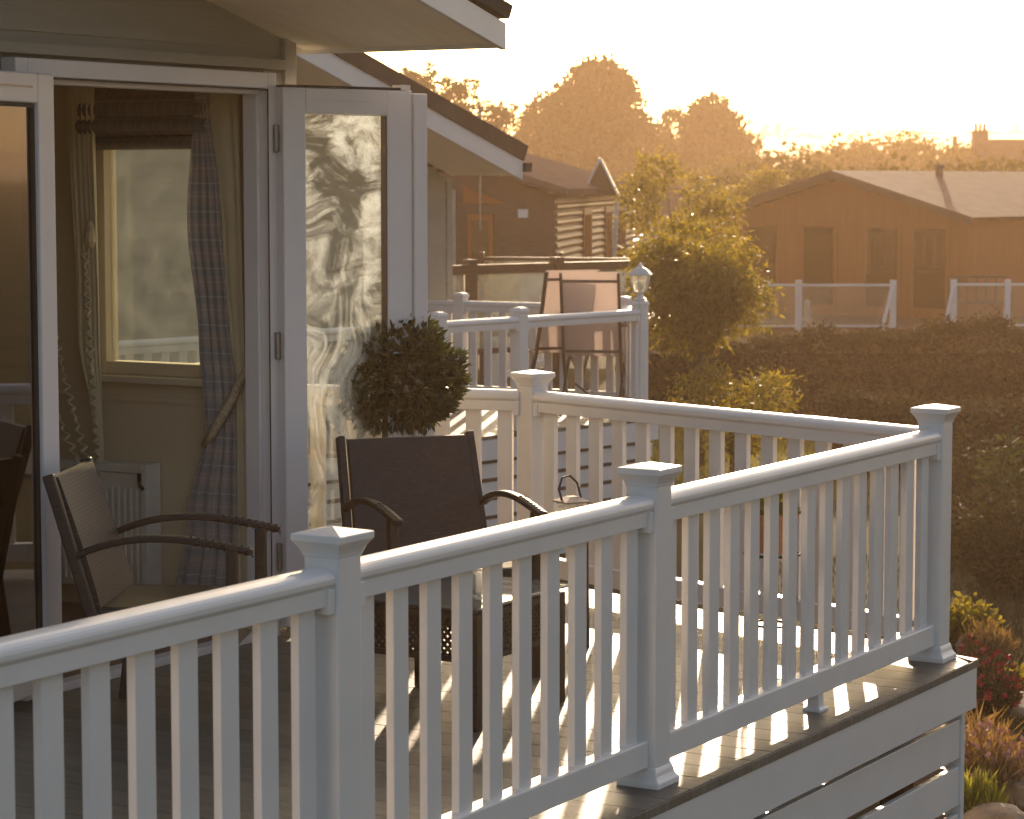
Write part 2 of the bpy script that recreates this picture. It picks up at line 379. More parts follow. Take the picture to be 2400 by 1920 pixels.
# ------------------------------------------------------------------ balustrades
PW = 0.052
def post_mesh(cap=True, low=0.0):
    b = MB(); b.box(-PW, -PW, low, PW, PW, 0.93); return b
def rail_prof(z1=0.905):
    z0 = z1-0.095
    pr = [(-0.036, z0), (0.036, z0), (0.036, z0+0.045), (0.041, z0+0.05), (0.046, z0+0.056), (0.046, z0+0.068)]
    for k in range(1, 12):
        a = pi*k/12; pr.append((0.046*cos(a), z0+0.068+0.027*sin(a)))
    pr += [(-0.046, z0+0.068), (-0.046, z0+0.056), (-0.041, z0+0.05), (-0.036, z0+0.045)]
    return pr
_pm = {}
def add_post(parent, x, m, low=0.0, base=True, cap='flare'):
    key = (low, m.name)
    o = post_mesh(low=low).build('post', m, parent, bevel=0.006)
    o.location = (x, 0, 0)
    c = MB()
    if cap == 'flare':
        c.lathe([(0.0535, 0.925), (0.056, 0.937), (0.062, 0.949), (0.070, 0.961), (0.0745, 0.966), (0.0755, 0.968), (0.0755, 0.984), (0.001, 0.999)], sq=True)
    else:
        c.lathe([(0.053, 0.93), (0.057, 0.935), (0.057, 0.955), (0.045, 0.972), (0.02, 0.978)], sq=True)
    c.build('cap', m, o, bevel=0.003)
    if base:
        q = MB(); q.lathe([(0.073, 0.0), (0.073, 0.018), (0.066, 0.026), (0.061, 0.036), (0.058, 0.05), (0.0535, 0.062)], sq=True)
        q.build('base_collar', m, o, bevel=0.003)
    return o
def rail_run(name, label, P0, P1, posts, z=0.0, m=None, group=None, pitch=0.154, balusters=True, first_post=True, cap='flare', low=0.0, base=True, botrail=True, cat='balustrade'):
    """straight run; posts = distances along it that carry a post"""
    m = m or WHITE
    a = atan2(P1[0]-P0[0], P1[1]-P0[1]); L = hypot(P1[0]-P0[0], P1[1]-P0[1])
    r = thing(name, label, cat, (P0[0], P0[1], z), pi/2-a, group)
    for i, d in enumerate(posts):
        if i == 0 and not first_post: continue
        add_post(r, d, m, low, base, cap)
    bal = None
    for i in range(len(posts)-1):
        x0 = posts[i]+PW; x1 = posts[i+1]-PW
        MB().extr(rail_prof(), 'x', x0, x1).build('top_rail', m, r, smooth=False, bevel=0.0015)
        for xx in (x0, x1-0.03):
            MB().box(xx+0.001, -0.044, 0.79, xx+0.029, 0.044, 0.853).build('bracket', m, r, bevel=0.002)
        if botrail:
            MB().box(x0, -0.03, 0.062, x1, 0.03, 0.148).build('bottom_rail', m, r, bevel=0.006)
        if balusters:
            n = max(1, round((x1-x0)/pitch)); st = (x1-x0)/n
            for k in range(n):
                x = x0 + (k+0.5)*st
                if bal is None:
                    bal = MB().box(-0.036, -0.0125, 0.145, 0.036, 0.0125, 0.815).build('baluster', m, r, bevel=0.003)
                    bal.location = (x, 0, 0)
                else:
                    c = bal.copy(); COL.objects.link(c); c.parent = r; c.location = (x, 0, 0)
    return r
A_, B_, C_ = -4.10, -2.394, 0.0
Cw = W(0, 0); 
D = (0.777, 2.247); Dw = W(*D)
Ed = (-0.216, 0.976)
front0 = W(-6.4, 0)
rail_run('deck_balustrade', 'long white balustrade nearest the camera along the front edge of the deck', front0, Cw,
         [0, 6.4+A_, 6.4+B_, 6.4], group='white balustrades of the near deck')
cd = hypot(*D)
rail_run('deck_balustrade', 'white balustrade across the back of the near deck, from right corner post to back post', Cw, Dw, [0, cd], first_post=False, group='white balustrades of the near deck')
Ew = W(D[0]+Ed[0]*3.3, D[1]+Ed[1]*3.3)
rail_run('deck_balustrade', 'short cream lit white balustrade behind the potted bay tree and open glass door', Dw, Ew, [0, 1.65, 3.3], first_post=False, group='white balustrades of the near deck')

# ------------------------------------------------------------------ deck
deck = thing('deck', 'raised grey composite deck with white slatted skirt beneath the near balustrade', 'deck', (O[0], O[1], 0), RZ)
bd = MB(); pit = 0.15
bd.add([(0.0475,-0.149,-.028),(0.1,-0.149,-.028),(0.1475,-0.0116,-.028),(0.0475,-0.149,0),(0.1,-0.149,0),(0.1475,-0.0116,0)], [(0,2,1),(3,4,5),(0,1,4,3),(1,2,5,4)])
def tlim(s):
    # outer CD line through (0.1,-0.149) parallel to D
    lo = -0.149
    if s > 0.1: lo = -0.149 + (s-0.1)*D[1]/D[0]
    hi = 2.56 if s < -0.70 else 6.0
    if s > 0.777+0.12-0.216*3.9: hi = min(hi, 2.30 + (0.90-s)/0.2213)
    return lo, hi
s = -7.5
k = 0
while s < 0.9:
    a, b = s+0.0025, s+pit-0.0025
    l0, h0 = tlim(a); l1, h1 = tlim(b)
    if a < -0.70 < b: h0 = h1 = 2.56
    if h0 > l0+0.02:
        h1 = max(h1, l1+0.01)
        bd.add([(a,l0,-0.028),(b,l1,-0.028),(b,h1,-0.028),(a,h0,-0.028),(a,l0,0),(b,l1,0),(b,h1,0),(a,h0,0)],
               [(0,3,2,1),(4,5,6,7),(0,1,5,4),(1,2,6,5),(2,3,7,6),(3,0,4,7)])
    s += pit
bd.build('decking_boards', DECK, deck)
MB().box(-7.5, -0.154, -0.032, 0.10, -0.1495, -0.002).build('nosing', DECK, deck, bevel=0.002)
MB().box(-7.5, -0.10, -0.034, 0.03, 2.5, -0.032).build('joist_frame', DARKWOOD, deck)
MB().box(-7.5, -0.148, -0.192, 0.098, -0.123, -0.030).build('fascia_board', WHITE, deck, bevel=0.002)
for j, (za, zb) in enumerate(((-0.385, -0.232), (-0.572, -0.418), (-0.760, -0.606), (-0.945, -0.792))):
    MB().box(-7.5, -0.105, za, 0.035, -0.082, zb).build('skirt_board', WHITE, deck, bevel=0.002)
MB().box(0.037, -0.113, -1.2, 0.072, -0.045, -0.193).build('corner_trim', WHITE, deck, bevel=0.002)
# side fascia along C-D and D-E
dl = MB(); p0 = (0.1, -0.149); p1 = (0.1+D[0], -0.149+D[1]+0.05)
dl.beam((p0[0]-.012, p0[1]+.035, -0.111), (p1[0]-.012, p1[1], -0.111), 0.022, 0.16); dl.build('fascia_board', WHITE, deck)
for j, zc in enumerate((-0.30, -0.51, -0.69, -0.87)):
    MB().beam((p0[0]-.075, p0[1]+.08, zc), (p1[0]-.06, p1[1], zc), 0.02, 0.155).build('skirt_board', WHITE, deck)
MB().beam((p1[0]-.01, p1[1]+.02, -0.111), (p1[0]+Ed[0]*3.3, p1[1]+Ed[1]*3.3, -0.111), 0.022, 0.16).build('fascia_board', WHITE, deck)
for s_ in (-6, -4.5, -3, -1.5, -0.1):
    for t_ in (0.1, 1.2, 2.3): MB().box(s_-.05, t_-.05, -1.3, s_+.05, t_+.05, -0.036).build('support_leg', DARKWOOD, deck)
ft = MB(); ft.lathe([(.034, 0), (.034, .008), (.022, .016), (.020, .0615)], sq=True); fo = ft.build('rail_foot', WHITE, deck); fo.location = (-1.12, 0, 0)

# ------------------------------------------------------------------ cladding helper
def clad(mb, x0, x1, z0, z1, y, pitch=0.155, zref=0.0, top=None, proud=0.014):
    """horizontal lap boards on a wall whose outside faces -y; top(x)-> height limit (gable)"""
    k = math.floor((z0-zref)/pitch)
    z = zref + k*pitch
    while z < z1:
        a = max(z, z0); b = min(z+pitch, z1)
        if b-a > 0.004:
            xa, xb = x0, x1
            if top:
                # clip ends to the gable line at board centre
                xs = [x0 + (x1-x0)*i/200 for i in range(201) if top(x0 + (x1-x0)*i/200) > (a+b)/2]
                if not xs: z += pitch; continue
                xa, xb = min(xs), max(xs)
            mb.extr([(y, a), (y-proud, a), (y-proud, a+0.006), (y-0.003, b), (y, b)], 'x', xa, xb)
        z += pitch

# ------------------------------------------------------------------ own lodge
lodge = thing('holiday_lodge', 'near greige clad lodge with open glazed double doors and deep roof overhang', 'lodge', (O[0], O[1], 0), RZ)
SE, ZE, TF, SL = -0.55, 2.388, 1.60, 0.25     # eave line, height, verge plane, slope
RIDGE = -3.75
def roofz(s): return ZE + SL*(min(SE, -abs(s-RIDGE)+ (SE) ) if False else 0) + SL*( (SE-RIDGE) - abs(s-RIDGE) )
w = MB()
clad(w, -6.8, -0.705, 2.345, 3.1, 2.56, 0.155, 2.385-0.155, top=lambda s: roofz(s)-0.09)
clad(w, -6.8, -2.48, -0.1, 2.345, 2.56, 0.155, 2.385-0.155*20)
clad(w, -0.86, -0.705, 0.0, 2.30, 2.56, 0.155, 2.385-0.155*20)
w.box(-6.8, 2.561, -0.1, -2.42, 2.60, 2.345); w.box(-2.42, 2.561, 2.287, -0.70, 2.60, 2.36); w.box(-0.858, 2.561, -0.1, -0.70, 2.60, 2.287)
w.extr([(-6.8, 2.361), (-0.70, 2.361), (-0.70, roofz(-.70)+.04), (RIDGE, roofz(RIDGE)+.04), (-6.8, roofz(-6.8)+.04)], 'y', 2.5595, 2.60)
w.build('front_wall', CLAP, lodge)
MB().box(-0.735, 2.535, -0.1, -0.655, 2.559, 2.43).build('corner_board', CLAP, lodge, bevel=0.003)
MB().box(-2.47, 2.515, 2.302, -0.74, 2.558, 2.343).build('drip_trim', CLAP, lodge, bevel=0.002)
# end wall with window opening (t 2.93..3.53, z 1.03..2.02), outer face s=-0.66
ew = MB()
for (t0, t1, z0, z1) in ((2.602, 2.93, -.1, 2.4), (2.93, 3.54, -.1, 1.03), (2.93, 3.54, 2.05, 2.4), (3.54, 9.5, -.1, 2.4)):
    ew.box(-0.72, t0, z0, -0.665, t1, z1)
ew.build('end_wall', CLAP, lodge)
iw = MB()
for (t0, t1, z0, z1) in ((2.604, 2.93, 0, 2.35), (2.93, 3.54, 0, 1.03), (2.93, 3.54, 2.05, 2.35), (3.54, 6.4, 0, 2.35)):
    iw.box(-0.735, t0, z0, -0.721, t1, z1)
iw.box(-6.6, 6.4, 0, -0.735, 6.45, 2.35); iw.box(-6.65, 2.61, 0, -6.6, 6.4, 2.35)
iw.build('interior_wall', CREAMWALL, lodge)
MB().box(-6.6, 2.565, 0.0, -0.737, 6.4, 0.02).build('floor', FLOORW, lodge)
MB().box(-6.6, 2.605, 2.352, -0.737, 6.4, 2.37).build('ceiling', CREAMWALL, lodge)
MB().box(-0.752, 2.95, 0.92, -0.737, 3.9, 0.94).build('dado_rail', CREAMWALL, lodge)
MB().box(-6.8, 2.6, -.14, -0.66, 9.5, -.101).build('chassis', DARKWOOD, lodge)
# door frame
fr = MB()
fr.box(-2.415, 2.49, 0, -2.352, 2.56, 2.286); fr.box(-0.918, 2.49, 0, -0.859, 2.56, 2.286)
fr.box(-2.352, 2.49, 2.222, -0.918, 2.56, 2.286); fr.box(-2.352, 2.49, 0.0, -0.918, 2.56, 0.032)
DF = fr.build('door_frame', FRAMEW, lodge, bevel=0.004)
fi = MB()
fi.box(-2.351, 2.53, 0.033, -2.33, 2.60, 2.20); fi.box(-0.94, 2.53, 0.033, -0.919, 2.60, 2.20); fi.box(-2.351, 2.53, 2.20, -0.919, 2.60, 2.221)
fi.build('frame_rebate', FRAMEW, DF, bevel=0.003)
gk = MB(); gk.box(-2.352, 2.487, 2.214, -0.918, 2.4895, 2.2215); gk.box(-0.9245, 2.487, 0.03, -0.9185, 2.4895, 2.22)
gk.build('seal', DARKGASKET, DF)
# roof
rf = MB()
th = 0.14
for sg in (1, -1):
    e = RIDGE + sg*(SE-RIDGE)
    rf.extr([(e, ZE+0.102), (RIDGE, roofz(RIDGE)+0.102), (RIDGE, roofz(RIDGE)+.16), (e+sg*.03, ZE+.155)], 'y', TF-.015, 9.6)
R1 = rf.build('roof', ROOF, lodge)
sf = MB()
for sg in (1, -1):
    e = RIDGE + sg*(SE-RIDGE)
    sf.extr([(e-sg*.02, ZE+0.005), (RIDGE, roofz(RIDGE)+0.0), (RIDGE, roofz(RIDGE)+0.05), (e-sg*.02, ZE+0.05)], 'y', TF+.026, 2.559)
sf.build('soffit', SOFFIT, R1)
for sg in (1, -1):
    e = RIDGE + sg*(SE-RIDGE)
    MB().extr([(e, ZE-.02), (RIDGE, roofz(RIDGE)-.02), (RIDGE, roofz(RIDGE)+.10), (e, ZE+.085)], 'y', TF, TF+.025).build('barge_board', WHITE, R1, bevel=.002)
    MB().box(min(e, e-sg*.022), TF+.026, ZE-.012, max(e, e-sg*.022), 9.5, ZE+.075).build('fascia_board', WHITE, R1)
g = MB(); g.extr([(SE+.004, ZE+.055), (SE+.075, ZE+.05), (SE+.088, ZE+.06), (SE+.092, ZE+.10), (SE+.004, ZE+.10)], 'y', TF+.12, 9.5)
g.build('gutter', WHITE, R1, bevel=.004)
# end wall window
wf = MB()
for a in ((2.93, 1.03, 2.985, 2.05), (3.485, 1.03, 3.54, 2.05), (2.985, 1.03, 3.485, 1.085), (2.985, 1.995, 3.485, 2.05)):
    wf.box(-0.738, a[0], a[1], -0.655, a[2], a[3])
WF = wf.build('window', CREAMWALL, lodge, bevel=.003)
MB().box(-0.70, 2.985, 1.085, -0.694, 3.485, 1.995).build('window_pane', GLASSD, WF)
MB().box(-0.80, 2.90, 1.0, -0.742, 3.57, 1.028).build('sill', CREAMWALL, WF, bevel=.003)

# doors
def door_leaf(label, hinge_st, az, glassm, flip=1, astragal=False, pw=.74):
    hx, hy, _ = W(*hinge_st)
    d = bpy.data.objects.new('glazed_door', None); COL.objects.link(d); d.parent = lodge; KIDS.setdefault(lodge.name, []).append(d)
    d['label'] = label
    # local frame of lodge: convert
    d.location = (hinge_st[0], hinge_st[1], 0.04); d.rotation_euler = (0, 0, az_rz(az)-RZ)
    h = 2.19; st = .112; tk = .03; s2 = .13 if astragal else st
    m = MB()
    m.box(0, -tk, 0, st, tk, h); m.box(pw-s2, -tk, 0, pw, tk, h); m.box(st, -tk, h-.105, pw-s2, tk, h); m.box(st, -tk, 0, pw-s2, tk, .16)
    m.build('door_frame_panel', FRAMEW, d, bevel=.006)
    b = MB()
    for (x0, z0, x1, z1) in () if astragal else ((st-.002, .16, st+.014, h-.105), (pw-st-.014, .16, pw-st+.002, h-.105), (st+.014, h-.119, pw-st-.014, h-.103), (st+.014, .158, pw-st-.014, .174)):
        b.box(x0, -.014, z0, x1, .014, z1)
    if not astragal: b.build('glazing_bead', DARKGASKET, d)
    yo = .018 if astragal else 0
    MB().box(st+.002, yo-.004, .162, pw-s2-.002, yo+.004, h-.107).build('pane', glassm, d)
    if astragal: MB().box(pw-s2-.004, -.026, .165, pw-s2-.001, .012, h-.108).build('reveal_strip', simple('reveal_brown', (.07, .045, .025), .6), d)  # dark brown strip lining the free side reveal only
    g2 = MB(); g2.box(.15, flip*(tk+.001)-.002, h-.052, pw-.18, flip*(tk+.001)+.002, h-.045); g2.build('vent_strip', METAL if not astragal else FRAMEW, d)
    if astragal:
        MB().box(pw+.001, -tk-.012, 0, pw+.072, tk-.006, h-.012).build('meeting_stile', FRAMEW, d, bevel=.005)
        MB().box(0.0, -tk, h+.001, pw-.06, tk, h+.010).build('top_seal', DARKGASKET, d)
        MB().box(pw-.058, -tk, h+.001, pw-.01, tk, h+.022).build('latch', FRAMEW, d)
    for z in (.29, 1.15, 1.985):
        q = MB(); q.lathe([(.011, -.055), (.011, .055)], 10, (-.014, -flip*.0, z)); q.box(-.012, -.004, z-.05, .02, .004, z+.05)
        q.build('hinge', METAL, d, bevel=.001)
    hd = MB(); hd.box(pw-.075, flip*(tk+.001), 1.0, pw-.035, flip*(tk+.012), 1.16)
    hd.tube([(pw-.055, flip*(tk+.01), 1.1), (pw-.055, flip*(tk+.055), 1.1), (pw-.17, flip*(tk+.055), 1.1)], .009, 8)
    hd.build('handle', CHROME, d, smooth=False)
    return d
door_leaf('open door leaf with soapy smears on its glass', (-.868, 2.474), 50, GLASSS, flip=-1, astragal=True, pw=.655)
door_leaf('open door leaf at the left edge with dark reflective glass', (-2.27, 2.474), 200, m_glass('tinted_reflective_glass', (.16, .15, .13), 0.0, ior=2.3), flip=1)

# ------------------------------------------------------------------ things inside the lodge
def uvmesh(name, fn, nu, nv, m, parent=None, thick=0.0):
    vs = []; uv = []
    for j in range(nv+1):
        for i in range(nu+1):
            p, q = fn(i/nu, j/nv); vs.append(p); uv.append(q)
    fs = [(j*(nu+1)+i, j*(nu+1)+i+1, (j+1)*(nu+1)+i+1, (j+1)*(nu+1)+i) for j in range(nv) for i in range(nu)]
    me = bpy.data.meshes.new(name); me.from_pydata(vs, [], fs); me.materials.append(m)
    l = me.uv_layers.new(name='UVMap')
    for p in me.polygons:
        p.use_smooth = True
        for li in p.loop_indices: l.data[li].uv = uv[me.loops[li].vertex_index]
    o = bpy.data.objects.new(name, me); COL.objects.link(o)
    if parent is not None: o.parent = parent; KIDS.setdefault(parent.name, []).append(o)
    if thick:
        md = o.modifiers.new('Solid', 'SOLIDIFY'); md.thickness = thick
    return o
def lerp(pts, z):
    pts = sorted(pts)
    for (a, b), (c, d) in zip(pts, pts[1:]):
        if z <= c: 
            f = (z-a)/(c-a) if c > a else 0; f = max(0, min(1, f)); f = f*f*(3-2*f); return b + (d-b)*f
    return pts[-1][1]
def curtain_fn(zt, zb, L, R, folds, amp, s0, ph=0.0):
    def fn(u, v):
        z = zb + (zt-zb)*v
        a = lerp(L, z); b = lerp(R, z); wdt = abs(b-a)
        y = a + (b-a)*u
        x = s0 + amp*sin(2*pi*folds*u+ph)*(0.55+.45*sin(3.1*u+2*z)) - .01
        return (x, y, z), (u*.5, z*.95)
    return fn
cu = thing('curtain', 'tall grey and brown plaid curtain tied back beside the open doors', 'curtain', (O[0], O[1], 0), RZ)
uvmesh('drape', curtain_fn(2.25, .06, [(0.06, 3.08), (.45, 3.0), (.84, 2.90), (1.19, 2.93), (1.7, 2.985), (2.25, 2.94)], [(0.06, 2.74), (.98, 2.745), (1.37, 2.785), (1.72, 2.815), (2.25, 2.87)], 4, .022, -.80), 60, 40, PLAID, cu, .004)
uvmesh('lining', curtain_fn(2.25, .06, [(0.06, 2.76), (.98, 2.76), (1.6, 2.81), (2.25, 2.89)], [(0.06, 2.69), (2.25, 2.72)], 2, .018, -.79), 20, 30, CREAMCLOTH, cu, .004)
tb = MB(); tb.tube([(-.83, 2.90, .76), (-.85, 2.83, .82), (-.85, 2.74, .95), (-.81, 2.685, 1.09), (-.76, 2.67, 1.18)], [.012, .018, .02, .016, .01], 8)
tb.build('tie_back', CORD, cu, smooth=True)
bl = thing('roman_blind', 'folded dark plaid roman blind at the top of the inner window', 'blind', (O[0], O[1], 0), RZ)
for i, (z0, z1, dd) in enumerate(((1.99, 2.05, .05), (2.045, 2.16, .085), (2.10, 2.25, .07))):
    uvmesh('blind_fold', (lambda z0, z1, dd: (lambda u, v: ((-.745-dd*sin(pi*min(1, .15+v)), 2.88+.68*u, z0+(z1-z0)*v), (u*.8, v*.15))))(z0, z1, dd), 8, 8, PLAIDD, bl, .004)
sheer = thing('curtain', 'narrow cream frilled curtain gathered left of the inner window', 'curtain', (O[0], O[1], 0), RZ)
uvmesh('drape', curtain_fn(2.25, .3, [(.3, 3.50), (.75, 3.48), (1.2, 3.58), (2.25, 3.62)], [(.3, 3.42), (.75, 3.45), (1.2, 3.46), (2.25, 3.47)], 5, .02, -.80), 40, 30, CREAMCLOTH, sheer, .003)
def frill(y0, y1, zt, zb, bow):
    def fn(u, v):
        z = zb + (zt-zb)*v; y = y0 + (y1-y0)*(1-v)**1.4
        return (-.84 + .012*sin(z*150), y + (u-.5)*.02 + .008*sin(z*120), z), (u, v)
    return fn
for (y0, y1, zt) in ((3.74, 3.47, 1.5), (3.80, 3.50, 1.2), (3.51, 3.44, 1.55)):
    uvmesh('frilled_edge', frill(y0, y1, zt, .55, 0), 3, 160, CREAMCLOTH, sheer, .003)
tb2 = MB(); tb2.lathe([(.012, -.03), (.028, 0), (.022, .05), (.008, .09)], 10, (-.83, 3.49, 1.60)); tb2.build('tassel', CORD, sheer)
rad = thing('radiator', 'white panel radiator on the inside wall under the window', 'radiator', W(-.74, 3.18), RZ)
rm = MB(); rm.box(-.10, .04, .12, -.03, .62, .62)
for k in range(17): rm.box(-.112, .055+k*.033, .15, -.101, .073+k*.033, .56)
rm.build('panel', RADW, rad, bevel=.004)
MB().box(-.115, 0, .10, -.02, .038, .665).build('end_cover', RADW, rad, bevel=.004)
MB().box(-.11, .04, .622, -.02, .62, .66).build('top_grille', RADW, rad, bevel=.004)
v = MB(); v.tube([(-.118, .02, .56), (-.14, .02, .58), (-.14, .02, .63)], .009, 8); v.build('valve', IRON, rad)

# ------------------------------------------------------------------ furniture on the near deck
def rattan_chair(label, loc, az, wm, group='rattan armchairs on the near deck'):
    """faces local +y"""
    c = thing('rattan_armchair', label, 'armchair', loc, -radians(az), group)
    w2 = .26
    seat = MB(); seat.box(-w2, -.05, .36, w2, .45, .42); seat.build('seat', wm, c, bevel=.015)
    bk = MB()
    nz = 10
    for i in range(nz):
        z0 = .38+.48*i/nz; z1 = .38+.48*(i+1)/nz
        y0 = -.02-.15*(i/nz)**1.2; y1 = -.02-.15*((i+1)/nz)**1.2; wa = .265-.02*i/nz; wb = .265-.02*(i+1)/nz
        bk.add([(-wa,y0-.014,z0),(wa,y0-.014,z0),(wa,y0+.014,z0),(-wa,y0+.014,z0),(-wb,y1-.014,z1),(wb,y1-.014,z1),(wb,y1+.014,z1),(-wb,y1+.014,z1)],
               [(0,1,5,4),(1,2,6,5),(2,3,7,6),(3,0,4,7)] + ([(0,3,2,1)] if i == 0 else []) + ([(4,5,6,7)] if i == nz-1 else []))
    bk.build('backrest', wm, c)
    for sx in (-1, 1):
        x = sx*.285
        b = MB(); b.beam((sx*.268, -.185, .87), (sx*.285, -.01, .30), .03, .04, (0, 1, 0)); b.build('back_post', WICKER, c, bevel=.006)
        a = MB(); pts = [(x, -.09+.6*f, .598+.30*f-.42*f*f+.14*f**3) for f in [k/14 for k in range(15)]]
        a.sweep(pts, .036, .024).build('armrest', WICKER, c, bevel=.007)
        l = MB(); l.box(x-.018, .42, 0, x+.018, .46, .624); l.build('leg', WICKER, c, bevel=.006)
        l = MB(); l.beam((x, -.01, .38), (x, -.06, 0), .04, .04, (0, 1, 0)); l.build('leg', WICKER, c, bevel=.006)
        s_ = MB(); s_.box(x-.008, 0, .33, x+.008, .42, .40); s_.build('side_rail', WICKER, c)
        wr = MB(); ap_ = []
        for k in range(45):
            f = (.30+.0048*k+.09)/.6; th_ = 2*pi*k/5
            ap_.append((x+.0205*cos(th_), -.09+.6*f, .598+.30*f-.42*f*f+.14*f**3+.0145*sin(th_)))
        wr.tube(ap_, .0038, 5); wr.build('arm_wrap', WICKER, c)
    ap = MB(); ap.box(-.265, .425, .30, .265, .455, .40); ap.build('front_apron', wm, c)
    return c
rattan_chair('dark brown rattan armchair in front of the potted bay tree', (-.345, 9.78, -.0), 157, WICKER)
rattan_chair('grey brown rattan armchair standing sideways in front of the open doorway', (-1.355, 8.80, 0), 94, WICKERG)

tabl = thing('coffee_table', 'low glass topped rattan coffee table behind the front balustrade', 'coffee table', (-.118, 8.5, 0), az_rz(31))
TW, TD = .60, .62
for (x, y) in ((0, 0), (TW, 0), (TW, TD), (0, TD)):
    l = MB(); l.box(x-.02+(.02 if x == 0 else -.02), y-.02+(.02 if y == 0 else -.02), 0, x+.02+(.02 if x == 0 else -.02), y+.02+(.02 if y == 0 else -.02), .40); l.build('leg', WICKER, tabl, bevel=.004)
def lattice(x0, y0, x1, y1):
    m = MB(); L = hypot(x1-x0, y1-y0); n = int(L/.028)
    for k in range(-6, n+1):
        for sg in (1, -1):
            pts = []
            for (uu, zz) in ((k*.028, .24), (k*.028+.15, .39)):
                pts.append((uu, zz if sg > 0 else .63-zz))
            (ua, za), (ub, zb) = pts
            if ua < 0: f = -ua/(ub-ua); za += (zb-za)*f; ua = 0
            if ub > L: f = (L-ua)/(ub-ua); zb = za+(zb-za)*f; ub = L
            if ub-ua < .01: continue
            A = (x0+(x1-x0)*ua/L, y0+(y1-y0)*ua/L, za); B = (x0+(x1-x0)*ub/L, y0+(y1-y0)*ub/L, zb)
            m.beam(A, B, .006, .011)
    m.beam((x0, y0, .24), (x1, y1, .24), .02, .02); m.beam((x0, y0, .39), (x1, y1, .39), .02, .02)
    return m
for (a, b, c_, d_) in ((.04, .02, TW-.04, .02), (.02, .04, .02, TD-.04), (TW-.02, .04, TW-.02, TD-.04), (.04, TD-.02, TW-.04, TD-.02)):
    lattice(a, b, c_, d_).build('woven_apron', WICKER, tabl)
MB().box(.02, .02, .402, TW-.02, TD-.02, .415).build('table_frame', WICKERG, tabl)
MB().box(-.02, -.02, .418, TW+.02, TD+.02, .428).build('glass_top', m_glass('table_glass', (.80, .84, .80), 0.12), tabl, bevel=.003)
tl = MB(); tl.lathe([(.028, .0), (.033, .005), (.040, .10), (.037, .10), (.03, .012), (.002, .012)], 18)
tag(tl.build('glass_tumbler', m_glass('tumbler_glass', (.92, .92, .9), .15), None, loc=(-.10, 8.66, .4295), smooth=False), 'small clear glass tumbler glinting on the coffee table', 'tumbler')

# side table with lantern
st_ = thing('side_table', 'small round grey side table by the back balustrade post', 'side table', (.27, 10.25, 0), .4)
m = MB(); m.lathe([(.19, .475), (.195, .48), (.195, .50), (.19, .505)], 28); m.build('table_top', simple('side_table_top', (.30, .27, .23), .3), st_, bevel=.002)
for k in range(3):
    a = 2*pi*k/3+.3; MB().tube([(.13*cos(a), .13*sin(a), .474), (.16*cos(a), .16*sin(a), 0)], .012, 8).build('leg', IRON, st_)
ln = thing('candle_lantern', 'small box lantern with a looped wire handle on the side table', 'lantern', (.24, 10.2, .507), .5)
m = MB(); m.lathe([(.05, 0), (.05, .015)], sq=True); m.build('base', IRON, ln)
m = MB(); m.box(-.045, -.045, .016, .045, .045, .062); m.build('glass_body', m_glass('lantern_glass', (.9, .85, .75), .35), ln)
m = MB(); m.lathe([(.055, .063), (.058, .070), (.035, .080), (.018, .088)], sq=True); m.build('lid', simple('lantern_lid', (.45, .36, .28), .4, metal=.6), ln)
m = MB(); m.tube([(-.045, 0, .07), (-.06, 0, .12), (-.045, 0, .165), (-.01, 0, .172), (.025, 0, .14), (.045, 0, .07)], .0045, 6); m.build('handle', IRON, ln)

# bay tree
bay = thing('bay_tree', 'clipped ball shaped bay tree in a pot beside the open glass door', 'topiary tree', (-.465, 10.8, 0), 0)
m = MB(); m.lathe([(.12, 0), (.16, .30), (.17, .34), (.15, .34), (.14, .30)], 24); m.build('pot', TERRA, bay, smooth=False)
m = MB(); m.lathe([(.139, .29), (.139, .305)], 24); m.build('soil', SOIL, bay)
m = MB(); m.tube([(0.02, 0, .29), (.0, .01, .55), (.015, 0, .80), (0, 0, .95)], [.022, .018, .017, .012], 8); m.tube([(-.035, 0.01, .29), (-.06, .0, .6), (-.05, 0, .95)], .009, 6)
m.build('trunk', BARK, bay, smooth=True)
m = MB(); c0 = Vector((-.005, 0, 1.03))
rnd = random.Random(3)
lump = [(Vector((rnd.gauss(0, 1), rnd.gauss(0, 1), rnd.gauss(0, 1))).normalized(), rnd.uniform(-.035, .04)) for _ in range(46)]
for i in range(4300):
    d = Vector((rnd.gauss(0, 1), rnd.gauss(0, 1), rnd.gauss(0, 1))).normalized()
    best = max(lump, key=lambda q: q[0].dot(d)); rr = .232 + best[1]*.8
    r = rr*rnd.uniform(.60, 1.0) if i % 3 else rr
    p = c0 + Vector((d.x*r, d.y*r, d.z*r*.98))
    out = (d*.8 + Vector((rnd.gauss(0, .5), rnd.gauss(0, .5), rnd.gauss(0, .45)-.1))).normalized()
    u = out.cross(Vector((rnd.gauss(0, 1), rnd.gauss(0, 1), rnd.gauss(0, 1)))).normalized()
    nn = out.cross(u); L = rnd.uniform(.038, .066); Wd = L*.42
    t = p + out*L
    m.add([p, p+out*L*.45+u*Wd*.5+nn*.004, t, p+out*L*.45-u*Wd*.5+nn*.004, p+out*L*.5], [(0, 1, 2, 4), (0, 4, 2, 3)])
m.build('crown', LEAFBAY, bay, fix=False)

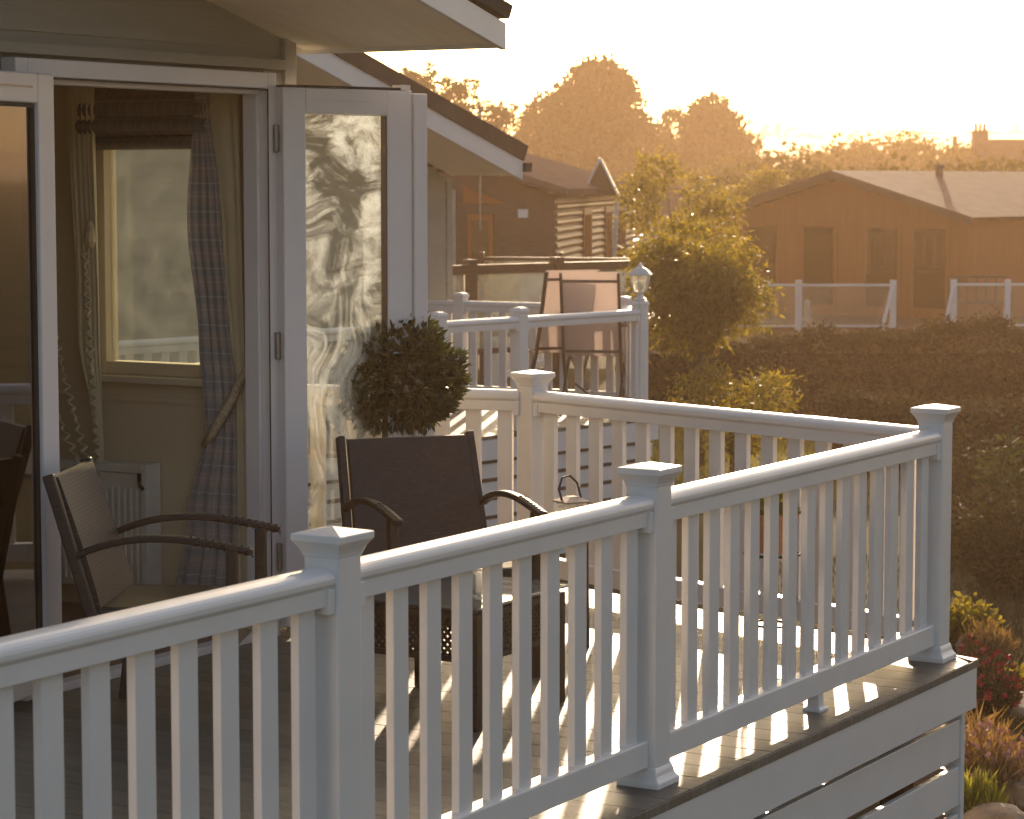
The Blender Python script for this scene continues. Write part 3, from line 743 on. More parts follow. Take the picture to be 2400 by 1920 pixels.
# wrought iron plant stand by the right corner + pot
ps = thing('plant_stand', 'black wrought iron scroll plant stand near the right corner of the deck', 'plant stand', (1.02, 9.95, 0), .3)
m = MB(); m.tube([(.11*cos(a), .11*sin(a), .40) for a in [2*pi*k/20 for k in range(20)]], .006, 6, True)
m.build('ring', IRON, ps); m = MB(); m.tube([(.08*cos(a), .08*sin(a), .12) for a in [2*pi*k/20 for k in range(20)]], .005, 6, True); m.build('ring', IRON, ps)
for k in range(4):
    a = pi/2*k+.3; ca, sa = cos(a), sin(a)
    pts = []
    for i in range(24):
        f = i/23; th_ = 5.2*f; r = .035*(1-f*.7)
        pts.append(((.10 + r*sin(th_))*ca, (.10 + r*sin(th_))*sa, .20+.05*cos(th_)*(1-f*.6)))
    m = MB(); m.tube([(.12*ca, .12*sa, 0), (.09*ca, .09*sa, .12), (.115*ca, .115*sa, .28), (.11*ca, .11*sa, .40)], .006, 6); m.tube(pts, .0045, 5)
    m.build('scroll_leg', IRON, ps)
pt = thing('plant_pot', 'orange terracotta pot with trailing leaves on the iron plant stand', 'plant pot', (1.02, 9.95, .407), 0)
m = MB(); m.lathe([(.07, 0), (.095, .13), (.105, .135), (.105, .155), (.09, .155), (.085, .13)], 24); m.build('pot', TERRA, pt)
m = MB()
for i in range(260):
    d = Vector((rnd.gauss(0, 1), rnd.gauss(0, 1), abs(rnd.gauss(0, .7)))).normalized(); p = Vector((d.x*.07, d.y*.07, .14+d.z*.07))
    m.leaf(p, (d+Vector((0, 0, .3))).normalized(), d.cross(Vector((rnd.random(), rnd.random(), 1))).normalized(), .05, .02)
m.build('foliage', LEAFYG, pt, fix=False)

# ------------------------------------------------------------------ neighbour 1 : deck, balustrade, lamp, chairs, lodge
ZN = -0.11
N_AZ = 40.5; nu = (sin(radians(N_AZ)), cos(radians(N_AZ))); nn_ = (-nu[1], nu[0])
P2 = (.057, 20.2)
def NW(a, b, z=0): return (P2[0]+a*nu[0]+b*nn_[0], P2[1]+a*nu[1]+b*nn_[1], z)
L3 = 1.56; L1 = .96
rail_run('neighbour_balustrade', 'white picket handrail of the second deck seen through the near lodge window', NW(-8.2, 0), NW(-2.95, 0), [0, 8.2-6.1, 8.2-4.5, 8.2-2.95], z=ZN, m=WHITE2, cap='plain', base=False, low=-1.0, pitch=.17)
rail_run('neighbour_balustrade', 'white open handrail with plain posts in front of the sling chairs on the second deck', NW(-2.95, 0), NW(L3, 0), [0, 2.95-L1, 2.95, 2.95+L3], z=ZN, first_post=False, m=WHITE2, balusters=False, cap='plain', base=False, botrail=False, low=-1.0)
nd = thing('neighbour_deck', 'second deck beyond the near one with white slatted skirt', 'deck', (P2[0], P2[1], ZN), az_rz(N_AZ))
MB().box(-9, -.12, -.03, L3+.12, 3.0, 0).build('decking_boards', DECK, nd)
MB().box(-9, -.118, -.19, L3+.11, -.09, -.032).build('fascia_board', WHITE2, nd)
for k in range(8):
    z1 = -.225-.147*k
    MB().box(-9, -.075, z1-.113, L3+.08, -.05, z1).build('skirt_board', WHITE2, nd)
MB().box(-9, -.04, -1.5, L3+.05, -.02, -.05).build('skirt_backing', DARKWOOD, nd)
F1 = (atY(1030, 700, 23.0)[0], 23.0); F2 = (atY(1462, 700, 22.1)[0], 22.1)
F0 = (F1[0]-(F2[0]-F1[0])*1.0, F1[1]-(F2[1]-F1[1])*1.0)
LF = hypot(F2[0]-F0[0], F2[1]-F0[1])
rail_run('neighbour_balustrade', 'cream lit white picket balustrade behind the sling chairs on the second deck', F0, F2, [0, LF*.29, LF*.5+.22, LF], z=ZN, m=WHITE2, pitch=.16, cap='plain', base=False, group=None)
rail_run('neighbour_balustrade', 'short white balustrade between the lamp post and the back picket rail', F2, NW(L3, 0)[:2], [0, hypot(F2[0]-NW(L3,0)[0], F2[1]-NW(L3,0)[1])], z=ZN, m=WHITE2, first_post=False, pitch=.16, cap='plain', base=False)
lampm = simple('lamp_white', (.72, .68, .64), .35)
lx, ly, _ = NW(L3, 0)
lamp = thing('post_lantern', 'white six sided coach lantern on the corner post of the second deck', 'lamp', (lx, ly, ZN+.98), .3); lamp.scale = (1.25, 1.25, 1)
m = MB(); m.lathe([(.045, 0), (.045, .012), (.028, .02), (.025, .05), (.038, .062), (.042, .07)], 6); m.build('base', lampm, lamp)
m = MB(); m.lathe([(.085, .205), (.088, .215), (.062, .245), (.045, .262), (.02, .275), (.012, .30), (.004, .315)], 6); m.build('roof', lampm, lamp)
m = MB()
for k in range(6):
    a = 2*pi*k/6; m.tube([(.042*cos(a), .042*sin(a), .068), (.072*cos(a), .072*sin(a), .207)], .0045, 5)
m.build('cage', lampm, lamp)
m = MB(); m.lathe([(.039, .071), (.068, .203)], 6); m.build('glass', m_glass('lamp_glass', (.98, .97, .9), .3), lamp)
m = MB(); m.lathe([(.006, .072), (.018, .09), (.026, .12), (.02, .15), (.004, .165)], 12); m.build('bulb', simple('bulb_white', (.8, .8, .75), .3), lamp, smooth=True)

def sling_chair(label, px, Y, az):
    X = atY(px, 800, Y)[0]
    c = thing('sling_chair', label, 'garden chair', (X, Y, ZN), -radians(az), 'folding sling chairs on the second deck')
    w2 = .235; c.scale = (1.04, 1.04, 1.14)
    for sx in (-1, 1):
        m = MB(); m.beam((sx*w2, -.22, 1.05), (sx*w2, .0, .42), .024, .03, (0, 1, 0)); m.beam((sx*w2, 0, .42), (sx*w2, .30, .0), .024, .03, (0, 1, 0)); m.build('side_frame', ALU, c)
        m = MB(); m.beam((sx*w2, .42, .42), (sx*w2, -.18, .0), .024, .03, (0, 1, 0)); m.build('leg', ALU, c)
        m = MB(); m.beam((sx*(w2+.02), -.08, .66), (sx*(w2+.02), .40, .66), .04, .025); m.beam((sx*(w2+.02), .38, .66), (sx*(w2+.02), .34, .42), .02, .02, (0, 1, 0)); m.build('armrest', ALU, c)
    for (yy, zz) in ((-.205, .99), (-.005, .46), (.42, .42)): MB().beam((-w2, yy, zz), (w2, yy, zz), .022, .022).build('cross_bar', ALU, c)
    m = MB(); m.add([(-w2, -.215, 1.06), (w2, -.215, 1.06), (w2, .01, .43), (-w2, .01, .43), (-w2, -.222, 1.06), (w2, -.222, 1.06), (w2, .003, .43), (-w2, .003, .43)], [(0, 1, 2, 3), (4, 5, 6, 7), (0, 1, 5, 4)]); m.build('back_sling', SLING, c, fix=False)
    m = MB(); m.box(-w2, .0, .425, w2, .42, .431); m.build('seat_sling', SLING, c)
    return c
sling_chair('pink backlit folding sling chair nearest the lamp post', 1388, 21.75, 8)
sling_chair('folding sling chair half hidden behind the one nearest the lamp post', 1318, 22.2, -22)
cb = MB(); A0 = NW(L3-.55, .25, ZN+.30); 
p3 = [A0, NW(L3-.3, .2, ZN+.12), NW(L3-.08, .10, ZN+.06), NW(L3-.03, .02, ZN+.10)]
cb.tube(p3, .008, 6); cb.box(-.045, -.02, -.02, .045, .02, .02, Matrix.Translation(Vector(p3[2]))); 
tag(cb.build('power_cable', IRON), 'black power cable with inline plug trailing to the lamp post', 'cable')

def gable_lodge(name, label, corner, az, width, length, zb, ze, slope, proj, over, wallm, roofm, verge=.15, bargem=None, clap=True, barge=.15):
    """corner = world point of the right front wall corner. local x = front wall direction (right), y = inward"""
    L = thing(name, label, 'lodge', (corner[0], corner[1], zb), az_rz(az))
    h = ze-zb; xr = -width/2
    def rz_(x): return h + slope*(width/2+over-abs(x-xr))
    m = MB()
    if clap: clad(m, -width, 0, 0, h+slope*width/2, -.002, .15, 0, top=lambda x: rz_(x)-.05)
    m.extr([(-width, 0), (0, 0), (0, rz_(0)-.03), (xr, rz_(xr)-.03), (-width, rz_(0)-.03)], 'y', 0, .1)
    m.build('front_wall', wallm, L)
    m = MB(); m.box(-.1, .101, 0, 0, length, rz_(0)-.02); m.box(-width, .101, 0, -width+.1, length, rz_(0)-.02)
    if clap:
        z = 0
        while z < h-.1:
            m.extr([(0, z), (.014, z), (.014, z+.01), (.003, z+.148), (0, z+.148)], 'y', 0, length) ; z += .15
    m.build('side_wall', wallm, L)
    m = MB(); m.extr([(-width, 0), (0, 0), (0, rz_(0)-.03), (xr, rz_(xr)-.03), (-width, rz_(0)-.03)], 'y', length+.001, length+.1); m.build('back_wall', wallm, L)
    m = MB()
    for sg in (1, -1):
        e = xr+sg*(width/2+over)
        m.extr([(e, h+barge+.002), (xr, rz_(xr)+barge+.002), (xr, rz_(xr)+barge+verge), (e+sg*.06, h+barge-.02+verge)], 'y', -proj-.02, length+.2)
    R = m.build('roof', roofm, L)
    m = MB()
    for sg in (1, -1):
        e = xr+sg*(width/2+over-.02)
        m.extr([(e, h+.02), (xr, rz_(xr)+.02), (xr, rz_(xr)+.069), (e, h+.069)], 'y', -proj+.03, -.02)
    m.build('soffit', SOFFIT if bargem is WHITE2 else wallm, R)
    for sg in (1, -1):
        e = xr+sg*(width/2+over)
        MB().extr([(e, h-.02), (xr, rz_(xr)-.02), (xr, rz_(xr)+barge), (e, h+barge)], 'y', -proj, -proj+.028).build('barge_board', bargem or wallm, R)
    return L, rz_, R

Lg, rzf, Rr = gable_lodge('neighbour_lodge', 'sage clad lodge with white barge board directly beyond the open glass door', (-.578, 23.4), N_AZ, 7.0, 10, ZN, 1.89, .355, .85, .04, CLAP2, ROOF, bargem=WHITE2)
MB().box(-.05, -.03, 0, .02, -.003, 1.98).build('corner_board', CLAP2, Lg)
m = MB(); m.extr([(.05, 2.05), (.13, 2.05), (.14, 2.13), (.05, 2.13)], 'y', -.88, 10); m.build('gutter', ROOF, Rr)

# tv aerial behind the neighbour roof
ax, az_ = atY(1125, 255, 34)
ae = thing('tv_aerial', 'thin television aerial on a pole above the dark roof', 'aerial', (ax, 34, az_-1.0), .35)
m = MB(); m.tube([(0, 0, -.6), (0, 0, 1.05)], .016, 6); m.build('mast', METAL, ae)
m = MB(); m.beam((-.35, 0, .95), (.35, 0, .65), .015, .015)
for k in range(11):
    x = -.33+.066*k; z = .94-.028*k
    m.tube([(x, -.24+.008*k, z+.0), (x, .24-.008*k, z)], .006, 4)
    m.beam((x-.30, 0, z+.0-.5+.02*k), (x-.02, 0, z-.06-.5+.02*k), .006, .006)
m.build('elements', METAL, ae)

# neighbour 2: dark lodge, ridge pointing away
L2c = (atY(1308, 453, 36)[0], 36.0)
def dark_lodge():
    L = thing('dark_timber_lodge', 'dark brown timber lodge with log clad side and a pointed peak on its eave', 'lodge', (L2c[0], L2c[1], 0), az_rz(8))
    # local x = along ridge (away), local y = leftwards
    h = 1.66; hw = 1.75; rise = .60; LN = 12.0; zb = -.2
    m = MB(); m.extr([(0.05, zb), (2*hw, zb), (2*hw, h), (hw, h+rise-.03), (.05, h-.01)], 'x', 0, .1); m.build('gable_wall', DARKWOOD, L)
    m = MB(); m.box(.101, .05, zb, LN, .15, h-.02)
    z = zb
    while z < h-.12:
        m.extr([(.05, z), (.005, z+.04), (.012, z+.075), (.05, z+.10)], 'x', .02, LN-.05); z += .11
    m.build('log_side_wall', DARKWOOD, L)
    m = MB(); m.box(LN, .05, zb, LN+.1, 2*hw, h-.02); m.build('end_wall', DARKWOOD, L)
    e = -.18; t = .10
    # hipped at the far end
    vs = [(-.35, e, h), (LN+.2, e, h), (LN+.2, 2*hw-e, h), (-.35, 2*hw-e, h), (-.35, hw, h+rise), (LN-1.9, hw, h+rise)]
    vs2 = [(a, b, c+t) for a, b, c in vs]
    m = MB(); m.add(vs+vs2, [(0, 1, 5, 4), (2, 3, 4, 5), (1, 2, 5), (6, 7, 11, 10), (8, 9, 10, 11), (7, 8, 11), (0, 1, 7, 6), (1, 2, 8, 7), (2, 3, 9, 8), (0, 4, 10, 6), (4, 3, 9, 10)]); R = m.build('roof', simple('roof_tile_pale', (.13, .10, .09), .9, 3, .2, .4, 12, spec=0), L)
    m = MB(); m.extr([(e, h-.02), (hw, h+rise-.02), (hw, h+rise+.03), (e, h+.03)], 'x', -.38, -.352); m.extr([(2*hw-e, h-.02), (hw, h+rise-.02), (hw, h+rise+.03), (2*hw-e, h+.03)], 'x', -.38, -.352); m.build('barge_board', DARKWOOD, R)
    # door with pane, curtains window, wall box
    m = MB(); m.box(-.04, .92, 0, -.001, 1.28, 1.40); d = m.build('door', BROWNWOOD, L); MB().box(-.05, .98, .45, -.041, 1.22, 1.32).build('pane', GLASSK, d)
    m = MB(); m.extr([(1.34, 1.55), (.75, 1.55), (1.34, 1.80)], 'x', -.03, -.001); m.build('gable_window', BROWNWOOD, L)
    m = MB(); m.box(-.04, 1.45, -.1, -.001, 1.85, 1.75); w_ = m.build('window', simple('net_curtain', (.36, .33, .30), .8), L)
    m = MB(); m.box(-.06, .42, 1.35, -.001, .56, 1.47); m.build('meter_box', WHITE2, L)
    for x0 in (3.2, 6.4, 8.8):
        m = MB(); m.box(x0, -.012, .35, x0+1.1, .004, 1.45); w_ = m.build('window', DARKWOOD, L); MB().box(x0+.1, -.02, .45, x0+1.0, -.013, 1.35).build('pane', GLASSK, w_)
    # peak
    pk = MB(); X0 = 4.2
    pk.add([(X0, -.42, h-.02), (X0, .12, h-.02), (X0, -.15, h+.52), (X0+.5, -.42, h-.02), (X0+.5, .12, h-.02), (X0+.5, -.15, h+.52)], [(0, 1, 2), (3, 4, 5), (0, 2, 5, 3), (1, 2, 5, 4), (0, 1, 4, 3)])
    P = pk.build('peak', DARKWOOD, R)
    q = MB(); q.beam((X0-.03, -.45, h-.05), (X0-.03, -.15, h+.56), .03, .05, (1, 0, 0)); q.beam((X0-.03, .15, h-.05), (X0-.03, -.15, h+.56), .03, .05, (1, 0, 0)); q.build('barge_board', WHITE2, P)
    m = MB(); m.beam((X0-.05, -.36, .4), (X0-.05, -.42, 1.6), .06, .06); m.build('porch_post', WHITE2, L)
    return L
dark_lodge()
# brown post and rail glass balustrade in front of dark lodge
def brown_bal(label, a, b, z, n, h=1.0, m1=DARKWOOD, glass=GLASSG, post=.12, rh=.10):
    A = (atY(a[0], 600, a[1])[0], a[1]); B = (atY(b[0], 600, b[1])[0], b[1]); L = hypot(B[0]-A[0], B[1]-A[1])
    r = thing('glazed_balustrade', label, 'balustrade', (A[0], A[1], z), atan2(B[1]-A[1], B[0]-A[0]), None)
    for i in range(n+1):
        x = L*i/n; m = MB(); m.box(x-post/2, -post/2, -.9, x+post/2, post/2, h+.06); m.build('post', m1, r, bevel=.01)
    for i in range(n):
        x0 = L*i/n+post/2+.005; x1 = L*(i+1)/n-post/2-.005
        MB().box(x0, -.045, h-rh, x1, .045, h).build('top_rail', m1, r); MB().box(x0, -.03, .04, x1, .03, .10).build('bottom_rail', m1, r)
        MB().box(x0+.01, -.006, .101, x1-.01, .006, h-rh-.001).build('glass_panel', glass, r)
    return r
brown_bal('dark brown glazed balustrade beyond the second deck', (885, 26.5), (1497, 29.0), -.03, 3)
brown_bal('thin brown handrail set behind the dark brown glazed balustrade', (1130, 31.0), (1500, 30.5), -.05, 2, h=1.0, post=.06, rh=.04)
# white pickets between
q0 = (atY(1160, 700, 31)[0], 31.0); q1 = (atY(1285, 700, 34)[0], 34.0)
rail_run('neighbour_balustrade', 'distant white picket rail glimpsed through the glazed balustrade', q0, q1, [0, hypot(q1[0]-q0[0], q1[1]-q0[1])], z=-.62, m=WHITE2, cap='plain', pitch=.3, base=False)
q0 = (atY(1372, 590, 44)[0], 44.0); q1 = (atY(1500, 590, 50)[0], 50.0)
rail_run('neighbour_balustrade', 'small sunlit white rail beside the log clad wall', q0, q1, [0, 2, 4, hypot(q1[0]-q0[0], q1[1]-q0[1])], z=-.15, m=WHITE2, cap='plain', pitch=.25, base=False)

# ------------------------------------------------------------------ right hand brown cabin
RA = 130
Ridge = (atY(1970, 406, 52)[0], 52.0)
gd = (sin(radians(RA)), cos(radians(RA)))
hwR = 3.0
cR = (Ridge[0]+gd[0]*hwR, Ridge[1]+gd[1]*hwR)
cab, rzc, rr_ = gable_lodge('timber_cabin', 'large brown timber cabin with low gable facing the camera on the right', cR, RA, 2*hwR, 11, -.84, 1.04, .28, .35, .2, BROWNWOOD, ROOFB, verge=.06, bargem=DARKWOOD, barge=.09)
for x0 in (-5.3, -3.9, -2.4, -1.3):
    m = MB(); m.box(x0, -.05, .1, x0+.85, -.02, 1.85); w_ = m.build('window', BROWNWOOD, cab); MB().box(x0+.07, -.06, .2, x0+.78, -.051, 1.78).build('pane', GLASSK, w_)
m = MB(); m.lathe([(.08, 0), (.08, .2), (.11, .21), (.11, .27), (.05, .30)], 10, (-2.6, 3.2, rzc(-2.6)+.12)); m.build('flue', BRICK, cab)
m = MB(); m.box(-7.2, -3.4, -.14, 2.4, -.1, 0); m.build('deck', DARKWOOD, cab)
def white_bal(label, pxs, Y, z, h, brace=None):
    Xs = [atY(p, 700, Y)[0] for p in pxs]
    r = thing('white_glass_balustrade', label, 'balustrade', (Xs[0], Y, z), 0, 'white framed glass balustrades of the brown cabin')
    xs = [x-Xs[0] for x in Xs]
    for x in xs: MB().box(x-.055, -.05, -.08, x+.055, .05, h+.07).build('post', WHITE2, r, bevel=.008)
    for a, b in zip(xs, xs[1:]):
        MB().box(a+.056, -.025, h-.045, b-.056, .025, h).build('top_rail', WHITE2, r); MB().box(a+.056, -.025, .0, b-.056, .025, .035).build('bottom_rail', WHITE2, r)
        MB().box(a+.06, -.004, .036, b-.06, .004, h-.046).build('glass_panel', GLASSG, r)
    if brace:
        for (x, dx) in brace: MB().beam((x-Xs[0], -.09, h-.05), (x-Xs[0]+dx, -.5, -.2), .05, .05).build('stair_rail', WHITE2, r)
    return r
Yb = 47.5
x2093 = atY(2093, 700, Yb)[0]; x2235 = atY(2235, 700, Yb)[0]
white_bal('wide white framed glass balustrade left of the steps on the brown cabin deck', (1560, 1700, 1872, 2093), Yb, -.83, .80, [(x2093-.03, -.28)])
white_bal('short white framed glass balustrade right of the steps on the brown cabin deck', (2235, 2361, 2560), Yb+.3, -.83, .80, [(x2235+.03, -.26)])
dg = simple('statue_stone', (.55, .48, .42), .7)
m = MB(); X = atY(1892, 740, 48.6)[0]; m.lathe([(.10, 0), (.09, .1), (.05, .16), (.07, .26), (.05, .36), (.06, .42), (.01, .48)], 12)
tag(m.build('garden_statue', dg, None, loc=(X, 48.6, -.84), smooth=True), 'small pale stone ornament on the brown cabin deck', 'statue')
bn = thing('garden_bench', 'dark slatted bench on the right end of the brown cabin deck', 'bench', (atY(2295, 740, 48.9)[0], 48.9, -.84), 0)
m = MB()
for k in range(7): m.beam((-.55+.18*k, .22, .42), (-.55+.18*k, .26, .86), .04, .02)
m.beam((-.58, .26, .88), (.58, .26, .88), .04, .05); m.build('backrest', DARKWOOD, bn)
MB().box(-.58, -.2, .38, .58, .22, .42).build('seat', DARKWOOD, bn)
for sx in (-1, 1):
    for yy in (-.18, .22): MB().box(sx*.55-.03, yy-.03, 0, sx*.55+.03, yy+.03, .38 if yy > 0 else .62).build('leg', DARKWOOD, bn)

# lower roofs behind
def far_roof(name, label, pxl, pxr, Y, ytop, ybot, wallm, roofm, cat='house', chim=None, az=90):
    xl, zt = atY(pxl, ytop, Y); xr, _ = atY(pxr, ytop, Y); _, zb = atY(pxl, ybot, Y)
    L = thing(name, label, cat, (xl, Y, 0), 0)
    wd = xr-xl; hw = (zt-zb)*1.8
    MB().box(.1, -hw+.3, -2.5, wd-.1, hw-.3, zb).build('wall', wallm, L)
    m = MB(); m.extr([(-hw, zb-.05), (hw, zb-.05), (0, zt)], 'x', 0, wd); R = m.build('roof', roofm, L)
    if chim:
        for (cp, yt, wpx) in chim:
            cx, cz = atY(cp, yt, Y); cw = wpx*Y/F
            c = MB().box(cx-xl-cw/2, -.4, zb, cx-xl+cw/2, .4, cz).build('chimney', wallm, R)
            for k in (-1, 0, 1): MB().lathe([(.09, 0), (.075, .35)], 8, (cx-xl+k*cw*.3, 0, cz)).build('chimney_pot', TERRA, c)
    return L
far_roof('bungalow', 'low brown roofed lodge peeping out left behind the brown cabin', 1800, 1985, 74, 418, 470, BROWNWOOD, ROOFB)
far_roof('bungalow', 'long low lodge roof seen between the garden trees', 1510, 1730, 72, 440, 505, simple('pale_render', (.62, .58, .52), .7), ROOFB)
far_roof('farmhouse', 'distant stone farmhouse with tall chimney on the right skyline', 2282, 2640, 125, 327, 385, BRICK, ROOF, chim=[(2297, 306, 33)])
far_roof('outbuilding', 'distant low outbuilding left of the farmhouse chimney', 2225, 2282, 130, 347, 375, BRICK, ROOF, chim=[(2238, 335, 6)])
far_roof('white_gable_house', 'small white walled house between farmhouse and cabin roof', 2278, 2312, 112, 383, 410, WHITE2, ROOF)

# ------------------------------------------------------------------ terrain
def gz(x, y):
    pts = [(-60, -1.05), (0, -1.05), (16, -1.1), (34, -1.2), (48, -1.35), (70, -1.6), (140, -1.0), (260, 1.0), (420, 2.0), (650, 6), (900, 18.4), (1300, 17), (2200, 15), (6000, 10)]
    for (a, b), (c, d) in zip(pts, pts[1:]):
        if y <= c:
            f = (y-a)/(c-a); return b+(d-b)*f
    return pts[-1][1]
rg = random.Random(5)
ys = [-60, -20, 0, 6, 8, 10, 11, 12, 13, 14, 15, 16, 18, 20, 23, 26, 30, 35, 40, 48, 60, 80, 110, 150, 200, 260, 330, 420]
def grid(name, ys, xf, nx, amp, m, kind='structure', lab=None):
    vs = []; fs = []
    for j, y in enumerate(ys):
        for i in range(nx+1):
            x = xf(y)*(2*i/nx-1)
            vs.append((x, y, gz(x, y) + rg.uniform(-1, 1)*amp(y)))
    for j in range(len(ys)-1):
        for i in range(nx):
            fs.append((j*(nx+1)+i, j*(nx+1)+i+1, (j+1)*(nx+1)+i+1, (j+1)*(nx+1)+i))
    me = bpy.data.meshes.new(name); me.from_pydata(vs, [], fs); me.materials.append(m)
    for p in me.polygons: p.use_smooth = True
    o = bpy.data.objects.new(name, me); COL.objects.link(o); o['kind'] = kind
    return o
grid('ground', ys, lambda y: 60+max(0, y)*1.1, 60, lambda y: .04 if y < 50 else .15, GROUND)
grid('hills', [420, 500, 620, 760, 900, 1000, 1300, 2200, 6000], lambda y: 600+y*1.0, 60, lambda y: .3 if y < 850 else .6, HILL)
# path beside the hedge
m = MB(); m.add([(3.6, 20.5, -1.085), (14, 19.5, -1.085), (14, 23.3, -1.10), (4.2, 24.0, -1.10), (3.6, 20.5, -1.3), (14, 19.5, -1.3), (14, 23.3, -1.3), (4.2, 24, -1.3)], [(0, 1, 2, 3), (4, 5, 6, 7), (0, 1, 5, 4), (2, 3, 7, 6), (1, 2, 6, 5), (3, 0, 4, 7)])
o = m.build('path', PATH); o['kind'] = 'structure'

# ------------------------------------------------------------------ vegetation
def crown(rn, blobs, n, L, Wd, droop=0.0, shell=.55, jitter=.25, clump=9, flat=1.0):
    m = MB(); tot = sum(b[3]*b[3] for b in blobs)
    for (bx, by, bz, br) in blobs:
        k = int(n*br*br/tot/clump)
        for _ in range(k):
            d = Vector((rn.gauss(0, 1), rn.gauss(0, 1), rn.gauss(0, 1))).normalized()
            r = br*(shell+(1-shell)*rn.random()**.6)*rn.uniform(.92, 1.06)
            c = Vector((bx, by, bz)) + Vector((d.x*r, d.y*r, d.z*r*flat))
            cr = br*jitter*rn.uniform(.5, 1.1)
            for _ in range(clump):
                p = c + Vector((rn.gauss(0, cr*.5), rn.gauss(0, cr*.5), rn.gauss(0, cr*.4)))
                o_ = (d*.5 + Vector((rn.gauss(0, .7), rn.gauss(0, .7), rn.gauss(0, .6)-droop))).normalized()
                u = o_.cross(Vector((rn.gauss(0, 1), rn.gauss(0, 1), rn.gauss(0, 1)))).normalized()
                l = L*rn.uniform(.6, 1.3)
                m.leaf(p, o_, u, l, Wd*l/L)
    return m
def tree(name, label, loc, blobs, n, L, Wd, m, trunk_r, group=None, seed=1, droop=0, shell=.5, jitter=.3, flat=1.0, cat='tree', clump=9):
    rn = random.Random(seed)
    T = thing(name, label, cat, loc, 0, group)
    tz = max(b[2] for b in blobs)
    t = MB(); t.tube([(0, 0, -.3), (trunk_r*.4, 0, tz*.3), (-trunk_r*.3, 0, tz*.6), (0, 0, tz*.9)], [trunk_r*1.2, trunk_r, trunk_r*.7, trunk_r*.25], 8)
    for b in blobs[:8]:
        t.tube([(0, 0, tz*.3), (b[0]*.5, b[1]*.5, (tz*.3+b[2])*.5), (b[0], b[1], b[2])], [trunk_r*.5, trunk_r*.35, trunk_r*.12], 6)
    t.build('trunk', BARK, T, smooth=True)
    crown(rn, blobs, n, L, Wd, droop, shell, jitter, clump, flat).build('crown', m, T, fix=False)
    return T
def domeblobs(rn, R, zc, hz, k, rb):
    out = [(0, 0, zc, R*.72)]
    for i in range(k):
        a = rn.uniform(0, 2*pi); e = rn.uniform(-.3, 1)
        out.append((R*.68*cos(a)*math.sqrt(max(0, 1-e*e)), R*.68*sin(a)*math.sqrt(max(0, 1-e*e)), zc+e*hz*.66, R*rb*rn.uniform(.8, 1.2)))
    return out
rn = random.Random(11)
G0 = lambda y: gz(0, y)
# big domed trees on the skyline
X = atY(1385, 300, 120)[0]
T1 = tree('broadleaf_tree', 'largest domed broadleaf tree on the skyline with yellow green light at its top', (X, 120, G0(120)), domeblobs(rn, 6.3, 5.2, 7.6, 26, .36) + [(.3, 0, 11.2, 1.5), (-1.2, 0, 10.7, 1.2), (2.6, 0, 10.6, 1.3)], 44000, .36, .27, LEAFTREE, .5, seed=2, jitter=.24, shell=.6); T1.scale = (.56, .56, .695)
X = atY(1655, 300, 130)[0]
T2 = tree('broadleaf_tree', 'smooth domed tree right of the largest skyline tree', (X, 130, G0(130)), domeblobs(rn, 5.4, 3.4, 5.6, 30, .36), 36000, .32, .25, LEAFTREE, .4, seed=3, jitter=.2, shell=.65); T2.scale = (.58, .58, .81)
for i, (px, py, rp, Y, lab) in enumerate(((985, 215, 55, 125, 'loose airy tree with the tallest feathery top above the lodge roofs'), (920, 215, 38, 130, 'small dark round tree top just above the open door corner'), (1075, 230, 52, 128, 'loose airy tree with sky gaps right of the tallest feathery one'), (1165, 290, 60, 135, 'low bushy tree left of the largest skyline dome'), (1060, 310, 85, 120, 'dense lower tree behind the television aerial'))):
    Y *= .7; X, z = atY(px, py, Y); g = G0(Y); r = rp*Y/F
    bl_ = [(rn.uniform(-1, 1)*r*.7, rn.uniform(-1, 1)*r*.4, z-g-r*1.0+rn.uniform(-.6, 1.6)*r, r*rn.uniform(.28, .45)) for _ in range(12)] + [(0, 0, (z-g)*.55, r*.9), (0, 0, (z-g)*.3, r*1.1)]
    if i == 0: bl_ += [(.3, 0, z-g+r*.9, r*.35), (-.1, 0, z-g+r*.4, r*.4)]
    tree('airy_tree', lab, (X, Y, g), bl_, 4600, .15, .10, LEAFTREE, .10, seed=20+i, jitter=.5, group=None)
